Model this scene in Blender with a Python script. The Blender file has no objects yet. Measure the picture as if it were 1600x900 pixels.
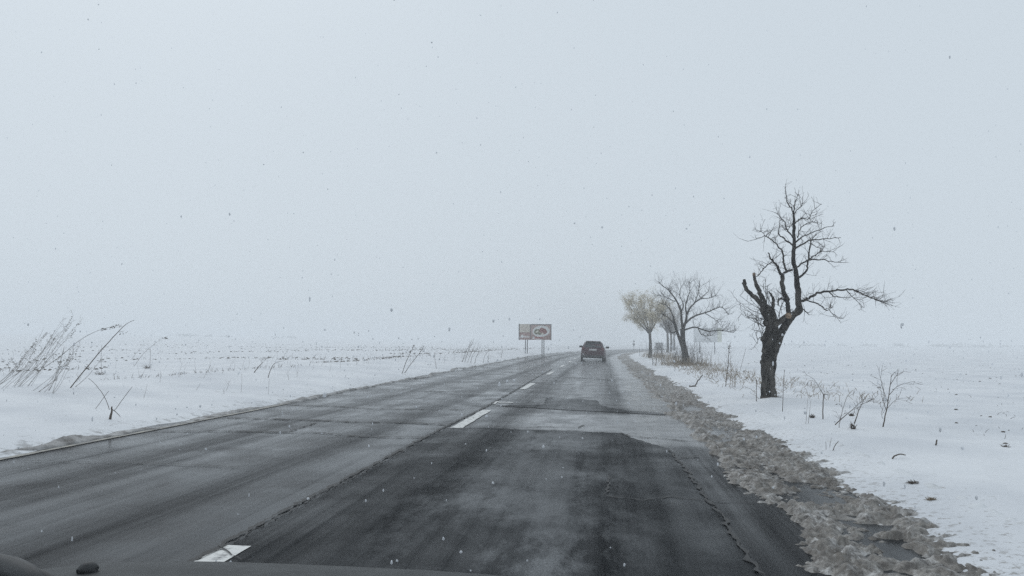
import bpy, bmesh, math, random
import numpy as np
from mathutils import Vector, Matrix

random.seed(7)
S = bpy.context.scene
COL = S.collection

# ------------------------------------------------------------------ camera
F = 1200.0                       # focal length in photo pixels (1600 wide)
CAM = Vector((2.49, 0.0, 1.45))
YAW, PITCH, ROLL = math.radians(6.75), math.radians(4.0), math.radians(0.40)
cd = bpy.data.cameras.new('camera')
cd.sensor_width = 36.0
cd.lens = 36.0 * F / 1600.0
cd.clip_start, cd.clip_end = 0.05, 6000.0
cam = bpy.data.objects.new('camera', cd)
COL.objects.link(cam)
CM = (Matrix.Translation(CAM) @ Matrix.Rotation(YAW, 4, 'Z') @
      Matrix.Rotation(math.pi / 2 + PITCH, 4, 'X') @ Matrix.Rotation(ROLL, 4, 'Z'))
cam.matrix_world = CM
S.camera = cam

# ------------------------------------------------------------------ sky, sun, exposure
SUN_EL, SUN_AZ = math.radians(48), math.radians(-35)
w = bpy.data.worlds.new('World'); S.world = w; w.use_nodes = True
nt = w.node_tree; nt.nodes.clear()
out = nt.nodes.new('ShaderNodeOutputWorld'); bg = nt.nodes.new('ShaderNodeBackground')
sky = nt.nodes.new('ShaderNodeTexSky'); sky.sky_type = 'NISHITA'; sky.sun_disc = False
sky.sun_elevation, sky.sun_rotation = SUN_EL, SUN_AZ
sky.air_density, sky.dust_density = 1.0, 6.0
hsv = nt.nodes.new('ShaderNodeHueSaturation'); hsv.inputs['Saturation'].default_value = 0.25
mx = nt.nodes.new('ShaderNodeMixRGB'); mx.inputs[0].default_value = 0.94
mx.inputs[2].default_value = (6.25, 7.05, 7.75, 1)      # closed snow cloud
nt.links.new(sky.outputs[0], hsv.inputs['Color']); nt.links.new(hsv.outputs[0], mx.inputs[1])
nt.links.new(mx.outputs[0], bg.inputs['Color']); bg.inputs['Strength'].default_value = 0.1
nt.links.new(bg.outputs[0], out.inputs['Surface'])
sd = bpy.data.lights.new('sun', 'SUN'); sd.energy = 0.5; sd.angle = math.radians(60); sd.color = (1, 0.98, 0.95)
sun = bpy.data.objects.new('sun', sd); COL.objects.link(sun)
sun.rotation_euler = (math.pi / 2 - SUN_EL, 0, math.pi - SUN_AZ)
S.view_settings.view_transform = 'Standard'; S.view_settings.look = 'None'
S.view_settings.exposure = 0.0; S.view_settings.gamma = 1.0
S.view_settings.use_curve_mapping = False
S.cycles.volume_bounces = 3; S.cycles.max_bounces = 8
S.cycles.use_denoising = False

# ------------------------------------------------------------------ helpers
def link(o, parent=None):
    COL.objects.link(o)
    if parent is not None:
        o.parent = parent
    return o

def tag(o, label=None, cat=None, group=None, kind=None):
    for k, v in (('label', label), ('category', cat), ('group', group), ('kind', kind)):
        if v: o[k] = v
    return o

def mesh_obj(name, verts, faces, mat, parent=None, smooth=False, uvs=None):
    me = bpy.data.meshes.new(name)
    me.from_pydata([tuple(v) for v in verts], [], faces)
    if smooth:
        me.polygons.foreach_set('use_smooth', [True] * len(me.polygons))
    if uvs is not None:
        uv = me.uv_layers.new(name='UVMap')
        idx = np.empty(len(me.loops), dtype=np.int32); me.loops.foreach_get('vertex_index', idx)
        uv.data.foreach_set('uv', np.asarray(uvs, dtype=np.float32)[idx].ravel())
    me.materials.append(mat)
    return link(bpy.data.objects.new(name, me), parent)

def empty(name, loc=(0, 0, 0)):
    o = bpy.data.objects.new(name, None); o.empty_display_size = 0.2
    o.location = loc
    return link(o)

class MB:
    """collects shapes of ONE part"""
    def __init__(s): s.v, s.f = [], []
    def tube(s, pts, rad, n=6, cap=True, wob=0.0):
        pts = [Vector(p) for p in pts]
        base = len(s.v); prev = None
        for i, p in enumerate(pts):
            d = (pts[min(i + 1, len(pts) - 1)] - pts[max(i - 1, 0)])
            d = d.normalized() if d.length > 1e-9 else Vector((0, 0, 1))
            if prev is None:
                a = Vector((1, 0, 0)) if abs(d.x) < 0.8 else Vector((0, 1, 0))
                u = d.cross(a).normalized()
            else:
                u = (prev - d * prev.dot(d))
                u = u.normalized() if u.length > 1e-6 else d.orthogonal().normalized()
            prev = u; v = d.cross(u)
            r = rad[i] if hasattr(rad, '__len__') else rad
            for k in range(n):
                a = 2 * math.pi * k / n
                rr = r * (1 + (random.uniform(-wob, wob) if wob else 0))
                s.v.append(p + (u * math.cos(a) + v * math.sin(a)) * rr)
        for i in range(len(pts) - 1):
            for k in range(n):
                a = base + i * n + k; b = base + i * n + (k + 1) % n
                s.f.append((a, b, b + n, a + n))
        if cap:
            s.f.append(tuple(base + k for k in range(n))[::-1])
            e = base + (len(pts) - 1) * n
            s.f.append(tuple(e + k for k in range(n)))
    def box(s, c, h, rot=None):
        b = len(s.v)
        for x in (-1, 1):
            for y in (-1, 1):
                for z in (-1, 1):
                    p = Vector((x * h[0], y * h[1], z * h[2]))
                    if rot is not None: p = rot @ p
                    s.v.append(Vector(c) + p)
        for q in ((0, 1, 3, 2), (4, 6, 7, 5), (0, 4, 5, 1), (2, 3, 7, 6), (0, 2, 6, 4), (1, 5, 7, 3)):
            s.f.append(tuple(b + i for i in q))
    def quad(s, *p):
        b = len(s.v); s.v += [Vector(q) for q in p]; s.f.append(tuple(range(b, b + len(p))))
    def loft(s, secs, cap=True):
        b = len(s.v); n = len(secs[0])
        for q in secs: s.v += [Vector(p) for p in q]
        for i in range(len(secs) - 1):
            for k in range(n):
                s.f.append((b + i * n + k, b + i * n + (k + 1) % n, b + (i + 1) * n + (k + 1) % n, b + (i + 1) * n + k))
        if cap:
            s.f.append(tuple(b + k for k in range(n))[::-1]); e = b + (len(secs) - 1) * n
            s.f.append(tuple(e + k for k in range(n)))
    def blob(s, c, r, seed=0, seg=7, rings=5):
        rnd = random.Random(seed); b = len(s.v); c = Vector(c)
        s.v.append(c + Vector((0, 0, r[2])))
        for i in range(1, rings):
            th = math.pi * i / rings
            for k in range(seg):
                a = 2 * math.pi * k / seg; q = rnd.uniform(0.75, 1.2)
                s.v.append(c + Vector((r[0] * math.sin(th) * math.cos(a) * q, r[1] * math.sin(th) * math.sin(a) * q, r[2] * math.cos(th))))
        s.v.append(c - Vector((0, 0, r[2])))
        for k in range(seg):
            s.f.append((b, b + 1 + k, b + 1 + (k + 1) % seg))
            e = b + 1 + (rings - 2) * seg
            s.f.append((e + k, len(s.v) - 1, e + (k + 1) % seg))
        for i in range(rings - 2):
            for k in range(seg):
                a = b + 1 + i * seg + k; q = b + 1 + i * seg + (k + 1) % seg
                s.f.append((a, a + seg, q + seg, q))
    def build(s, name, mat, parent=None, smooth=False, origin=None):
        o = Vector(origin) if origin is not None else Vector((0, 0, 0))
        ob = mesh_obj(name, [v - o for v in s.v], s.f, mat, parent, smooth)
        if origin is not None and parent is None: ob.location = o
        return ob

# --- noise on numpy arrays
_rng = np.random.RandomState(3)
_T = _rng.rand(256, 256)
def vnoise(x, y):
    x = np.asarray(x, float); y = np.asarray(y, float)
    xi = np.floor(x).astype(int); yi = np.floor(y).astype(int)
    fx = x - xi; fy = y - yi
    fx = fx * fx * (3 - 2 * fx); fy = fy * fy * (3 - 2 * fy)
    g = lambda a, b: _T[a & 255, b & 255]
    return ((g(xi, yi) * (1 - fx) + g(xi + 1, yi) * fx) * (1 - fy) +
            (g(xi, yi + 1) * (1 - fx) + g(xi + 1, yi + 1) * fx) * fy) * 2 - 1
def fbm(x, y, o=4):
    r = 0; a = 0.5
    for i in range(o):
        r = r + a * vnoise(x * 2 ** i + 17.3 * i, y * 2 ** i + 5.1 * i); a *= 0.5
    return r

# --- the road: straight along +Y, then a right-hand bend
S0, R = 68.0, 380.0
A_END = 1.15
def road_ts(x, y):
    x = np.asarray(x, float); y = np.asarray(y, float)
    ang = np.arctan2(np.maximum(y - S0, 0), R - x)
    r = np.hypot(R - x, y - S0)
    bend = y > S0
    t = np.where(bend, R - r, x); s = np.where(bend, S0 + R * ang, y)
    t = np.where(bend & (ang > A_END), 60.0, t)
    return t, s
def road_xy(s, t):
    s = np.asarray(s, float); t = np.asarray(t, float)
    a = np.maximum(s - S0, 0) / R
    x = np.where(s < S0, t, R - (R - t) * np.cos(a))
    y = np.where(s < S0, s, S0 + (R - t) * np.sin(a))
    return x, y
def sstep(a, b, v):
    q = np.clip((v - a) / (b - a), 0, 1); return q * q * (3 - 2 * q)
RT = np.array([[-99, -.07], [3.7, -.07], [4.6, -.05], [4.95, .03], [5.6, .10], [7, .16], [9, .12], [14, .03], [25, -.03], [60, 0], [9999, 0]])
LT = np.array([[-99, -.07], [4.45, -.07], [4.9, -.03], [5.05, .04], [5.6, .15], [7, .27], [9.3, .46], [11, .36], [15, .15], [25, .08], [60, 0], [9999, 0]])
TRX, TRY = 6.44, 18.6
def height(x, y):
    x = np.asarray(x, float); y = np.asarray(y, float)
    t, s = road_ts(x, y)
    tw = t + 0.10 * vnoise(s * 0.7, t * 0 + 3) + 0.07 * vnoise(s * 2.9, t * 0 + 9)
    hr = np.interp(tw, RT[:, 0], RT[:, 1]); hl = np.interp(-tw - .16 * vnoise(s * .25, 7 + 0 * s), LT[:, 0], LT[:, 1])
    h = np.where(t > 0, hr, hl)
    off = sstep(5.0, 6.5, np.abs(t))
    h = h + off * (0.05 * fbm(x * .55, y * .55) + 0.022 * fbm(x * 2.6, y * 2.6, 3))
    h = h + sstep(8, 12, np.abs(t)) * (0.06 * vnoise(x * .21, y * .21))
    h = h + .07 * np.exp(-((x - TRX) ** 2 + (y - TRY) ** 2) / .16)        # snow drifted against the near trunk
    h = h + 4.2 * sstep(15, 320, -x) + sstep(100, 400, np.abs(x)) * 0.8 * vnoise(x * .008, y * .008)
    return h
def H(x, y): return float(height(x, y))

def ray(px, py):
    d = Vector(((px - 800) / F, (450 - py) / F, -1.0))
    return (CM.to_3x3() @ d)
def at_z(px, py, z=0.0):
    d = ray(px, py); k = (z - CAM.z) / d.z
    return CAM + d * k
def at_d(px, py, d): return CAM + ray(px, py) * d          # d along the camera axis
def depth(p): return -(CM.inverted() @ Vector(p)).z
def ground(px, py):
    z = 0.1
    p = at_z(px, py, z)
    for _ in range(12):
        z = 0.5 * z + 0.5 * H(p.x, p.y); p = at_z(px, py, z)
    p.z = H(p.x, p.y)
    return p

# ------------------------------------------------------------------ materials
def new_mat(name):
    m = bpy.data.materials.new(name); m.use_nodes = True
    n = m.node_tree; b = n.nodes['Principled BSDF']
    return m, n, b
def N(n, kind, **kw):
    o = n.nodes.new(kind)
    for k, v in kw.items():
        if k in o.inputs.keys(): o.inputs[k].default_value = v
        else: setattr(o, k, v)
    return o
def ramp(n, src, stops):
    r = n.nodes.new('ShaderNodeValToRGB')
    while len(r.color_ramp.elements) < len(stops): r.color_ramp.elements.new(0.5)
    for e, (p, c) in zip(r.color_ramp.elements, stops):
        e.position = p; e.color = (c, c, c, 1) if not hasattr(c, '__len__') else (*c, 1)
    n.links.new(src, r.inputs[0]); return r.outputs[0]
def mth(n, op, a, b=None, c=None, clamp=False):
    o = n.nodes.new('ShaderNodeMath'); o.operation = op; o.use_clamp = clamp
    for i, q in enumerate((a, b, c)):
        if q is None: continue
        if hasattr(q, 'is_linked'): n.links.new(q, o.inputs[i])
        else: o.inputs[i].default_value = q
    return o.outputs[0]
def mixc(n, f, a, b):
    o = n.nodes.new('ShaderNodeMixRGB')
    for i, q in enumerate((f, a, b)):
        if hasattr(q, 'is_linked'): n.links.new(q, o.inputs[i])
        elif hasattr(q, '__len__'): o.inputs[i].default_value = (*q, 1)
        else: o.inputs[i].default_value = q
    return o.outputs[0]
def mapping(n, src, scale):
    o = n.nodes.new('ShaderNodeMapping'); o.inputs['Scale'].default_value = scale
    n.links.new(src, o.inputs['Vector']); return o.outputs[0]
def noise(n, vec, scale, detail=3.0, rough=0.5, dist=0.0):
    o = N(n, 'ShaderNodeTexNoise', Scale=scale, Detail=detail, Roughness=rough, Distortion=dist)
    n.links.new(vec, o.inputs['Vector']); return o.outputs[0]
def bump(n, b, src, strength, dist):
    o = N(n, 'ShaderNodeBump', Strength=strength, Distance=dist)
    n.links.new(src, o.inputs['Height']); n.links.new(o.outputs[0], b.inputs['Normal'])

def simple(name, col, col2=None, scale=8.0, rough=0.7, bmp=0.0, bdist=0.01, stretch=(1, 1, 1), metal=0.0, lo=.35, hi=.65):
    m, n, b = new_mat(name)
    b.inputs['Roughness'].default_value = rough; b.inputs['Metallic'].default_value = metal
    tc = N(n, 'ShaderNodeTexCoord')
    v = mapping(n, tc.outputs['Object'], stretch)
    ns = noise(n, v, scale, 5.0, .6)
    c2 = col2 or tuple(c * .8 for c in col)
    n.links.new(mixc(n, ramp(n, ns, [(lo, 0.0), (hi, 1.0)]), col, c2), b.inputs['Base Color'])
    if bmp: bump(n, b, ns, bmp, bdist)
    if rough >= .85: b.inputs['Specular IOR Level'].default_value = .15
    return m

# snow
M_SNOW, n, b = new_mat('snow')
geo = N(n, 'ShaderNodeNewGeometry'); P = geo.outputs['Position']
big = noise(n, P, .5, 4); fine = noise(n, P, 9, 4, .6)
specks = noise(n, mapping(n, P, (1, 1, 1)), 3.3, 6, .75)
sparse = noise(n, P, .35, 3)
mask = mth(n, 'MULTIPLY', ramp(n, specks, [(.635, 0.0), (.70, 1.0)]), ramp(n, sparse, [(.37, 0.0), (.56, .9)]))
c = mixc(n, ramp(n, big, [(.35, 0.0), (.62, 1.0)]), (.615, .635, .665), (.735, .75, .77))
c = mixc(n, mask, c, (.27, .24, .20))
uvn = N(n, 'ShaderNodeUVMap'); sp_ = N(n, 'ShaderNodeSeparateXYZ'); n.links.new(uvn.outputs[0], sp_.inputs[0])
mr = N(n, 'ShaderNodeMapRange'); n.links.new(sp_.outputs[0], mr.inputs[0])
for i_, v_ in ((1, 5.1), (2, 7.0), (3, .18), (4, -.03)): mr.inputs[i_].default_value = v_
splash = noise(n, P, 14, 5, .8)
sm = ramp(n, mth(n, 'ADD', splash, mth(n, 'MULTIPLY', mr.outputs[0], mth(n, 'GREATER_THAN', sp_.outputs[0], 0.0))), [(.70, 0.0), (.80, .8)])
c = mixc(n, sm, c, (.26, .245, .225))
mr2 = N(n, 'ShaderNodeMapRange'); n.links.new(mth(n, 'MULTIPLY', sp_.outputs[0], -1.0), mr2.inputs[0])
for i_, v_ in ((1, 4.7), (2, 5.9), (3, .22), (4, 0.0)): mr2.inputs[i_].default_value = v_
c = mixc(n, ramp(n, mth(n, 'ADD', noise(n, P, 5, 5, .75), mth(n, 'MULTIPLY', mr2.outputs[0], mth(n, 'LESS_THAN', sp_.outputs[0], 0.0))), [(.66, 0.0), (.8, .75)]), c, (.24, .24, .235))
crust = noise(n, mapping(n, P, (1.0, .55, 1)), 2.1, 5, .62, .5)
c = mixc(n, ramp(n, crust, [(.36, .2), (.58, 0.0)]), c, (.53, .55, .58))  # hollows of the bump greyed: relief shading put into the snow colour
n.links.new(c, b.inputs['Base Color']); b.inputs['Roughness'].default_value = .6
b.inputs['Specular IOR Level'].default_value = .2
bump(n, b, mth(n, 'ADD', mth(n, 'MULTIPLY', fine, .45), mth(n, 'MULTIPLY', crust, .5)), .5, .05)

# wet road: UV = (t, s) in metres
def road_mat(name, dark, grey, salt_amt, rlo, rhi, spec, bst, worn_sheen=False):
    m, n, b = new_mat(name)
    uv = N(n, 'ShaderNodeUVMap'); U = uv.outputs[0]
    sep = N(n, 'ShaderNodeSeparateXYZ'); n.links.new(U, sep.inputs[0]); T = sep.outputs[0]; V = sep.outputs[1]
    streak = noise(n, mapping(n, U, (2.6, .06, 1)), 1.0, 7, .66, .25)      # along the wheel tracks
    streak2 = noise(n, mapping(n, U, (5.0, .12, 1)), 1.0, 4, .6)
    cross = noise(n, mapping(n, U, (1.3, .5, 1)), 1.3, 9, .74, .15)        # drying film
    blotch = noise(n, U, .9, 6, .6, .4)
    grit = noise(n, U, 60, 3, .7); grit2 = noise(n, U, 160, 2, .6)
    # wheel tracks: four darker, wetter bands
    def band(c0, wdt):
        d = mth(n, 'DIVIDE', mth(n, 'SUBTRACT', T, c0), wdt)
        return mth(n, 'POWER', 2.718, mth(n, 'MULTIPLY', mth(n, 'MULTIPLY', d, d), -1.0))
    tr = None
    for c0 in (-3.05, -1.2, .8, 2.7):
        q = band(c0, .33); tr = q if tr is None else mth(n, 'ADD', tr, q)
    tr = mth(n, 'MULTIPLY', mth(n, 'MULTIPLY', tr, .72), ramp(n, streak2, [(.3, .35), (.6, 1.0)]), clamp=True)
    base = mixc(n, ramp(n, streak, [(.42, 0.0), (.58, 1.0)]), dark, grey)
    base = mixc(n, ramp(n, blotch, [(.4, 0.0), (.65, .55)]), base, dark)
    base = mixc(n, mth(n, 'MULTIPLY', tr, .85), base, tuple(q * .6 for q in dark))
    # pale film of salt and wet snow, thickest between the wheel tracks of the near lane
    mid = mth(n, 'ADD', band(1.75, .85), mth(n, 'MULTIPLY', band(-2.4, 1.2), .45))
    film = mth(n, 'MULTIPLY', ramp(n, cross, [(.45, 0.0), (.60, 1.0)]), mid, clamp=True)
    film = mth(n, 'MULTIPLY', film, ramp(n, noise(n, U, .4, 4), [(.34, .1), (.56, 1.0)]))
    if worn_sheen:
        def win(x, a, b2, wd):
            q = N(n, 'ShaderNodeMapRange'); q.interpolation_type = 'SMOOTHSTEP'; n.links.new(x, q.inputs[0]); q.inputs[1].default_value = a - wd; q.inputs[2].default_value = a + wd
            r_ = N(n, 'ShaderNodeMapRange'); r_.interpolation_type = 'SMOOTHSTEP'; n.links.new(x, r_.inputs[0]); r_.inputs[1].default_value = b2 - wd; r_.inputs[2].default_value = b2 + wd; r_.inputs[3].default_value = 1; r_.inputs[4].default_value = 0
            return mth(n, 'MULTIPLY', q.outputs[0], r_.outputs[0])
        jit = mth(n, 'MULTIPLY', mth(n, 'SUBTRACT', noise(n, U, .8, 5, .65), .5), 1.6)
        Tj = mth(n, 'ADD', T, jit); Vj = mth(n, 'ADD', V, mth(n, 'MULTIPLY', jit, .5))
        slab_ = mth(n, 'MULTIPLY', win(Tj, .9, 4.3, .5), win(Vj, 11.2, 15.7, .35))
        mid2 = mth(n, 'MULTIPLY', win(Tj, 1.0, 2.7, .5), win(V, 17.5, 60, 2.0))
        edge = mth(n, 'MULTIPLY', win(Tj, 3.15, 4.6, .3), win(V, 16, 300, 3.0))  # light sheen of the wet shoulder, painted as a pale stripe
        lft = mth(n, 'MULTIPLY', win(Tj, -4.3, -1.0, .6), win(V, 12, 60, 6.0))
        pale = mth(n, 'ADD', mth(n, 'ADD', slab_, mth(n, 'MULTIPLY', mid2, .55)), mth(n, 'ADD', mth(n, 'MULTIPLY', edge, .95), mth(n, 'MULTIPLY', lft, .22)), clamp=True)
        pale = mth(n, 'MULTIPLY', pale, ramp(n, noise(n, U, 1.7, 7, .65), [(.3, .45), (.6, 1.0)]))
        base = mixc(n, pale, base, (.30, .306, .312))
    base = mixc(n, mth(n, 'MULTIPLY', film, salt_amt), base, (.21, .218, .226))
    g = ramp(n, mth(n, 'ADD', mth(n, 'MULTIPLY', grit, .6), mth(n, 'MULTIPLY', grit2, .4)), [(.36, .35), (.5, .9), (.64, 1.9)])
    mm = n.nodes.new('ShaderNodeMixRGB'); mm.blend_type = 'MULTIPLY'; mm.inputs[0].default_value = .8
    n.links.new(base, mm.inputs[1]); n.links.new(g, mm.inputs[2])
    n.links.new(mm.outputs[0], b.inputs['Base Color'])
    rg = mixc(n, ramp(n, blotch, [(.35, 0.0), (.65, 1.0)]), (rlo,) * 3, (rhi,) * 3)
    rg = mixc(n, mth(n, 'MULTIPLY', tr, .8), rg, (min(rhi * 1.5, .6),) * 3)
    rg = mixc(n, film, rg, (.5,) * 3)
    n.links.new(rg, b.inputs['Roughness'])
    b.inputs['IOR'].default_value = 1.36
    spv = mixc(n, ramp(n, streak, [(.36, 0.0), (.64, 1.0)]), (spec * .2,) * 3, (spec * 1.8,) * 3)
    spv = mixc(n, mth(n, 'MULTIPLY', tr, .9), spv, (spec * .12,) * 3)
    spv = mixc(n, film, spv, (spec * 1.2,) * 3)
    n.links.new(spv, b.inputs['Specular IOR Level'])
    bb = mth(n, 'ADD', grit, mth(n, 'MULTIPLY', grit2, .6))
    bump(n, b, bb, bst, .006)
    return m
M_ROAD = road_mat('wet_old_asphalt', (.008, .009, .0105), (.034, .037, .040), .5, .10, .28, .055, .09, True)
M_PATCH = road_mat('wet_new_asphalt', (.010, .012, .014), (.028, .031, .034), 1.0, .22, .5, .05, .3)
M_PATCH2 = road_mat('wet_repair_asphalt', (.014, .016, .018), (.03, .033, .036), .6, .2, .45, .06, .15)
M_DARKP = simple('dark_repair_asphalt', (.045, .05, .055), (.025, .028, .03), 6, .5, .3, .004)
M_LIGHTP = simple('pale_worn_concrete', (.27, .275, .28), (.17, .175, .18), 2.2, .38, .15, .004)
M_CRACK = simple('tar_and_dirt_in_cracks', (.018, .019, .02), (.035, .035, .035), 5, .7)
M_PAINT = simple('worn_white_road_paint', (.68, .68, .66), (.13, .135, .14), 11, .55, .2, .003, lo=.50, hi=.66)
M_EDGE = simple('dirty_edge_line_paint', (.36, .34, .29), (.12, .12, .12), 5, .6)

# slush: UV = (t, s)
def slush_mat():
    m, n, b = new_mat('dirty_slush')
    uv = N(n, 'ShaderNodeUVMap'); U = uv.outputs[0]
    sep = N(n, 'ShaderNodeSeparateXYZ'); n.links.new(U, sep.inputs[0]); T = sep.outputs[0]
    a = noise(n, mapping(n, U, (1.2, .5, 1)), 1.6, 8, .72, .5); f = noise(n, U, 15, 6, .72)
    c = mixc(n, ramp(n, a, [(.35, 0.0), (.66, 1.0)]), (.085, .072, .058), (.35, .332, .305))
    c = mixc(n, ramp(n, noise(n, mapping(n, U, (1.2, .7, 1)), 5.5, 7, .7, .3), [(.50, 0.0), (.62, .85)]), c, (.58, .575, .565))
    c = mixc(n, ramp(n, noise(n, mapping(n, U, (1.2, .6, 1)), 4.0, 6, .68, .2), [(.36, .8), (.48, 0.0)]), c, (.085, .072, .058))
    c = mixc(n, ramp(n, f, [(.40, .92), (.60, 0.0)]), c, (.055, .047, .040))  # soaked dirt plus painted crevice shade in the low spots of the bump
    cl = mth(n, 'ADD', T, mth(n, 'MULTIPLY', mth(n, 'SUBTRACT', noise(n, U, 3.5, 5, .7), .5), 1.6))
    rr = N(n, 'ShaderNodeMapRange'); rr.inputs[1].default_value = 5.0; rr.inputs[2].default_value = 5.62
    n.links.new(cl, rr.inputs[0])
    c = mixc(n, rr.outputs[0], c, (.66, .68, .70))
    n.links.new(c, b.inputs['Base Color']); b.inputs['Roughness'].default_value = .45
    bump(n, b, f, .6, .015)
    return m
M_SLUSH = slush_mat()
M_LSLUSH = simple('grey_ploughed_slush', (.05, .048, .046), (.34, .34, .34), 4, .55, .4, .02)

M_BARK = simple('dark_furrowed_bark', (.013, .011, .009), (.125, .115, .102), 7, .9, 1.0, .05, (1, 1, .35), lo=.42, hi=.72)
M_BARK2 = simple('grey_brown_bark', (.05, .046, .042), (.09, .082, .074), 9, .9, .6, .03, (1, 1, .4))
M_TWIG = simple('dark_twig_bark', (.050, .040, .036), (.075, .062, .055), 12, .9)
M_CUT = simple('weathered_cut_wood', (.34, .25, .18), (.20, .15, .11), 14, .85, .4, .01)
M_BUD = simple('buff_spring_buds', (.60, .53, .38), (.44, .385, .28), 3, .8)
M_BROWNLEAF = simple('dull_brown_leaves', (.26, .215, .17), (.17, .145, .12), 3, .8)
M_STRAW = simple('dry_straw', (.32, .26, .19), (.20, .16, .115), 6, .85)
M_WEED = simple('dead_weed_stem', (.085, .068, .056), (.13, .105, .085), 10, .9)
M_REED = simple('faded_reed', (.36, .34, .32), (.25, .235, .22), 8, .9)
M_CLOD = simple('wet_soil_clod', (.07, .056, .045), (.11, .09, .07), 5, .9)
M_FLAKE = simple('snowflake', (.85, .87, .9), (.8, .82, .85), 5, .6)
n = M_FLAKE.node_tree; tp = n.nodes.new('ShaderNodeBsdfTransparent'); ms = n.nodes.new('ShaderNodeMixShader'); ms.inputs[0].default_value = .72
n.links.new(tp.outputs[0], ms.inputs[1]); n.links.new(n.nodes['Principled BSDF'].outputs[0], ms.inputs[2])
n.links.new(ms.outputs[0], [q for q in n.nodes if q.type == 'OUTPUT_MATERIAL'][0].inputs['Surface'])
M_FARTREE = simple('far_wood', (.06, .06, .058), (.09, .09, .085), .3, .9)

# ------------------------------------------------------------------ ground
def axis(parts):
    a = []
    for lo, hi, st in parts: a += list(np.arange(lo, hi - 1e-6, st))
    a.append(parts[-1][1]); return np.array(a)
gx = axis([(-1500, -400, 100), (-400, -100, 15), (-100, -40, 3), (-40, -14, .8), (-14, 12, .17), (12, 30, .4), (30, 60, 1.2), (60, 150, 6), (150, 400, 20), (400, 1500, 100)])
gy = axis([(-60, -6, 3), (-6, 34, .17), (34, 80, .4), (80, 200, .9), (200, 400, 6), (400, 1600, 75)])
GX, GY = np.meshgrid(gx, gy)
GZ = height(GX, GY)
nx, ny = len(gx), len(gy)
ii = (np.arange(ny - 1)[:, None] * nx + np.arange(nx - 1)[None, :]).ravel()
fc = np.stack([ii, ii + 1, ii + nx + 1, ii + nx], 1)
g = mesh_obj('snow_ground', np.stack([GX.ravel(), GY.ravel(), GZ.ravel()], 1).tolist(), fc.tolist(), M_SNOW, None, True, np.stack(road_ts(GX.ravel(), GY.ravel()), 1))
tag(g, kind='structure')

# ------------------------------------------------------------------ road
rs = axis([(-14, 40, .5), (40, 160, 1.0), (160, S0 + R * 1.1, 4)])
rt = np.arange(-5.3, 5.41, .535)
RS, RTT = np.meshgrid(rs, rt, indexing='ij')
X, Y = road_xy(RS, RTT)
m_, n_ = RS.shape
ii = (np.arange(m_ - 1)[:, None] * n_ + np.arange(n_ - 1)[None, :]).ravel()
fc = np.stack([ii, ii + 1, ii + n_ + 1, ii + n_], 1)
road = mesh_obj('road', np.stack([X.ravel(), Y.ravel(), np.zeros(X.size)], 1).tolist(), fc.tolist(), M_ROAD, None, False,
                np.stack([RTT.ravel(), RS.ravel()], 1))
tag(road, kind='structure')

def sheet(name, poly, mat, z, parent=road):
    """flat patch from ground polygon [(x,y)...]"""
    o = mesh_obj(name, [(p[0], p[1], z) for p in poly], [tuple(range(len(poly)))], mat, parent, False,
                 [(road_ts(p[0], p[1])[0], road_ts(p[0], p[1])[1]) for p in poly])
    if o.data.polygons[0].normal.z < 0: o.data.flip_normals()
    return o
def rough_edge(pts, amp, step=.12, seed=0):
    rnd = random.Random(seed); o = []
    for i in range(len(pts)):
        a = Vector(pts[i]); b_ = Vector(pts[(i + 1) % len(pts)])
        k = max(1, min(200, int((b_ - a).length / step)))
        for j in range(k):
            p = a.lerp(b_, j / k); o.append((p.x + rnd.uniform(-amp, amp), p.y + rnd.uniform(-amp, amp)))
    return o
def G(px, py):
    p = at_z(px, py, 0); return (p.x, p.y)

# newer dark asphalt of the near lane
JN = [(230, 918), (306, 875), (434, 804), (559, 739), (690, 670)]
poly = [(-.2, -10), (-.2, 0)] + [(G(*q)[0] + .06, G(*q)[1]) for q in JN] + [G(706, 668), G(782, 670), G(847, 672), G(970, 677), G(985, 684), G(1046, 702)]
poly += [G(1058, 717), G(1078, 741), G(1098, 771), G(1118, 795), G(1149, 842), G(1176, 882), (3.36, 2), (3.36, -10)]
sheet('asphalt_patch', rough_edge(poly, .032, .055, 1), M_PATCH, .004)
# pale worn slab between the joints, and the dark repair behind it
sheet('asphalt_patch', rough_edge([G(856, 621), G(932, 626), G(937, 634), G(972, 641), G(1040, 646.3), G(1040, 648.8), G(970, 645), G(885, 640.6), G(772, 634.2), G(850, 632.5)], .05, .1, 3), M_PATCH2, .008)

def crack(pix, wid, z=.012, seed=0, jag=.02, mat=None, name='crack'):
    rnd = random.Random(seed)
    pts = [Vector(G(*p)) if not isinstance(p, Vector) else p for p in pix]
    L = []
    for i in range(len(pts) - 1):
        k = max(1, min(80, int((pts[i + 1] - pts[i]).length / .07)))
        for j in range(k): L.append(pts[i].lerp(pts[i + 1], j / k))
    L.append(pts[-1])
    v, f = [], []
    for i, p in enumerate(L):
        d = (L[min(i + 1, len(L) - 1)] - L[max(i - 1, 0)]).normalized(); nn = Vector((-d.y, d.x))
        p = p + nn * rnd.uniform(-jag, jag)
        ww = wid * rnd.uniform(.15, 1.15) * (0.35 if i in (0, len(L) - 1) else 1)
        for sg in (-1, 1):
            q = p + nn * ww * .5 * sg; v.append((q.x, q.y, z))
        if i: f.append((2 * i - 2, 2 * i - 1, 2 * i + 1, 2 * i))
    o = mesh_obj(name, v, f, mat or M_CRACK, road)
    return o
crack([(31, 721), (125, 722.5), (219, 725), (312, 728), (375, 731)], .035, seed=1)
crack([(241, 675), (344, 674), (453, 676), (500, 677), (566, 682.5), (662, 684)], .10, seed=2)
crack([(356, 653), (487, 657), (550, 660), (628, 660.6), (700, 664)], .14, seed=3)
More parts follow.
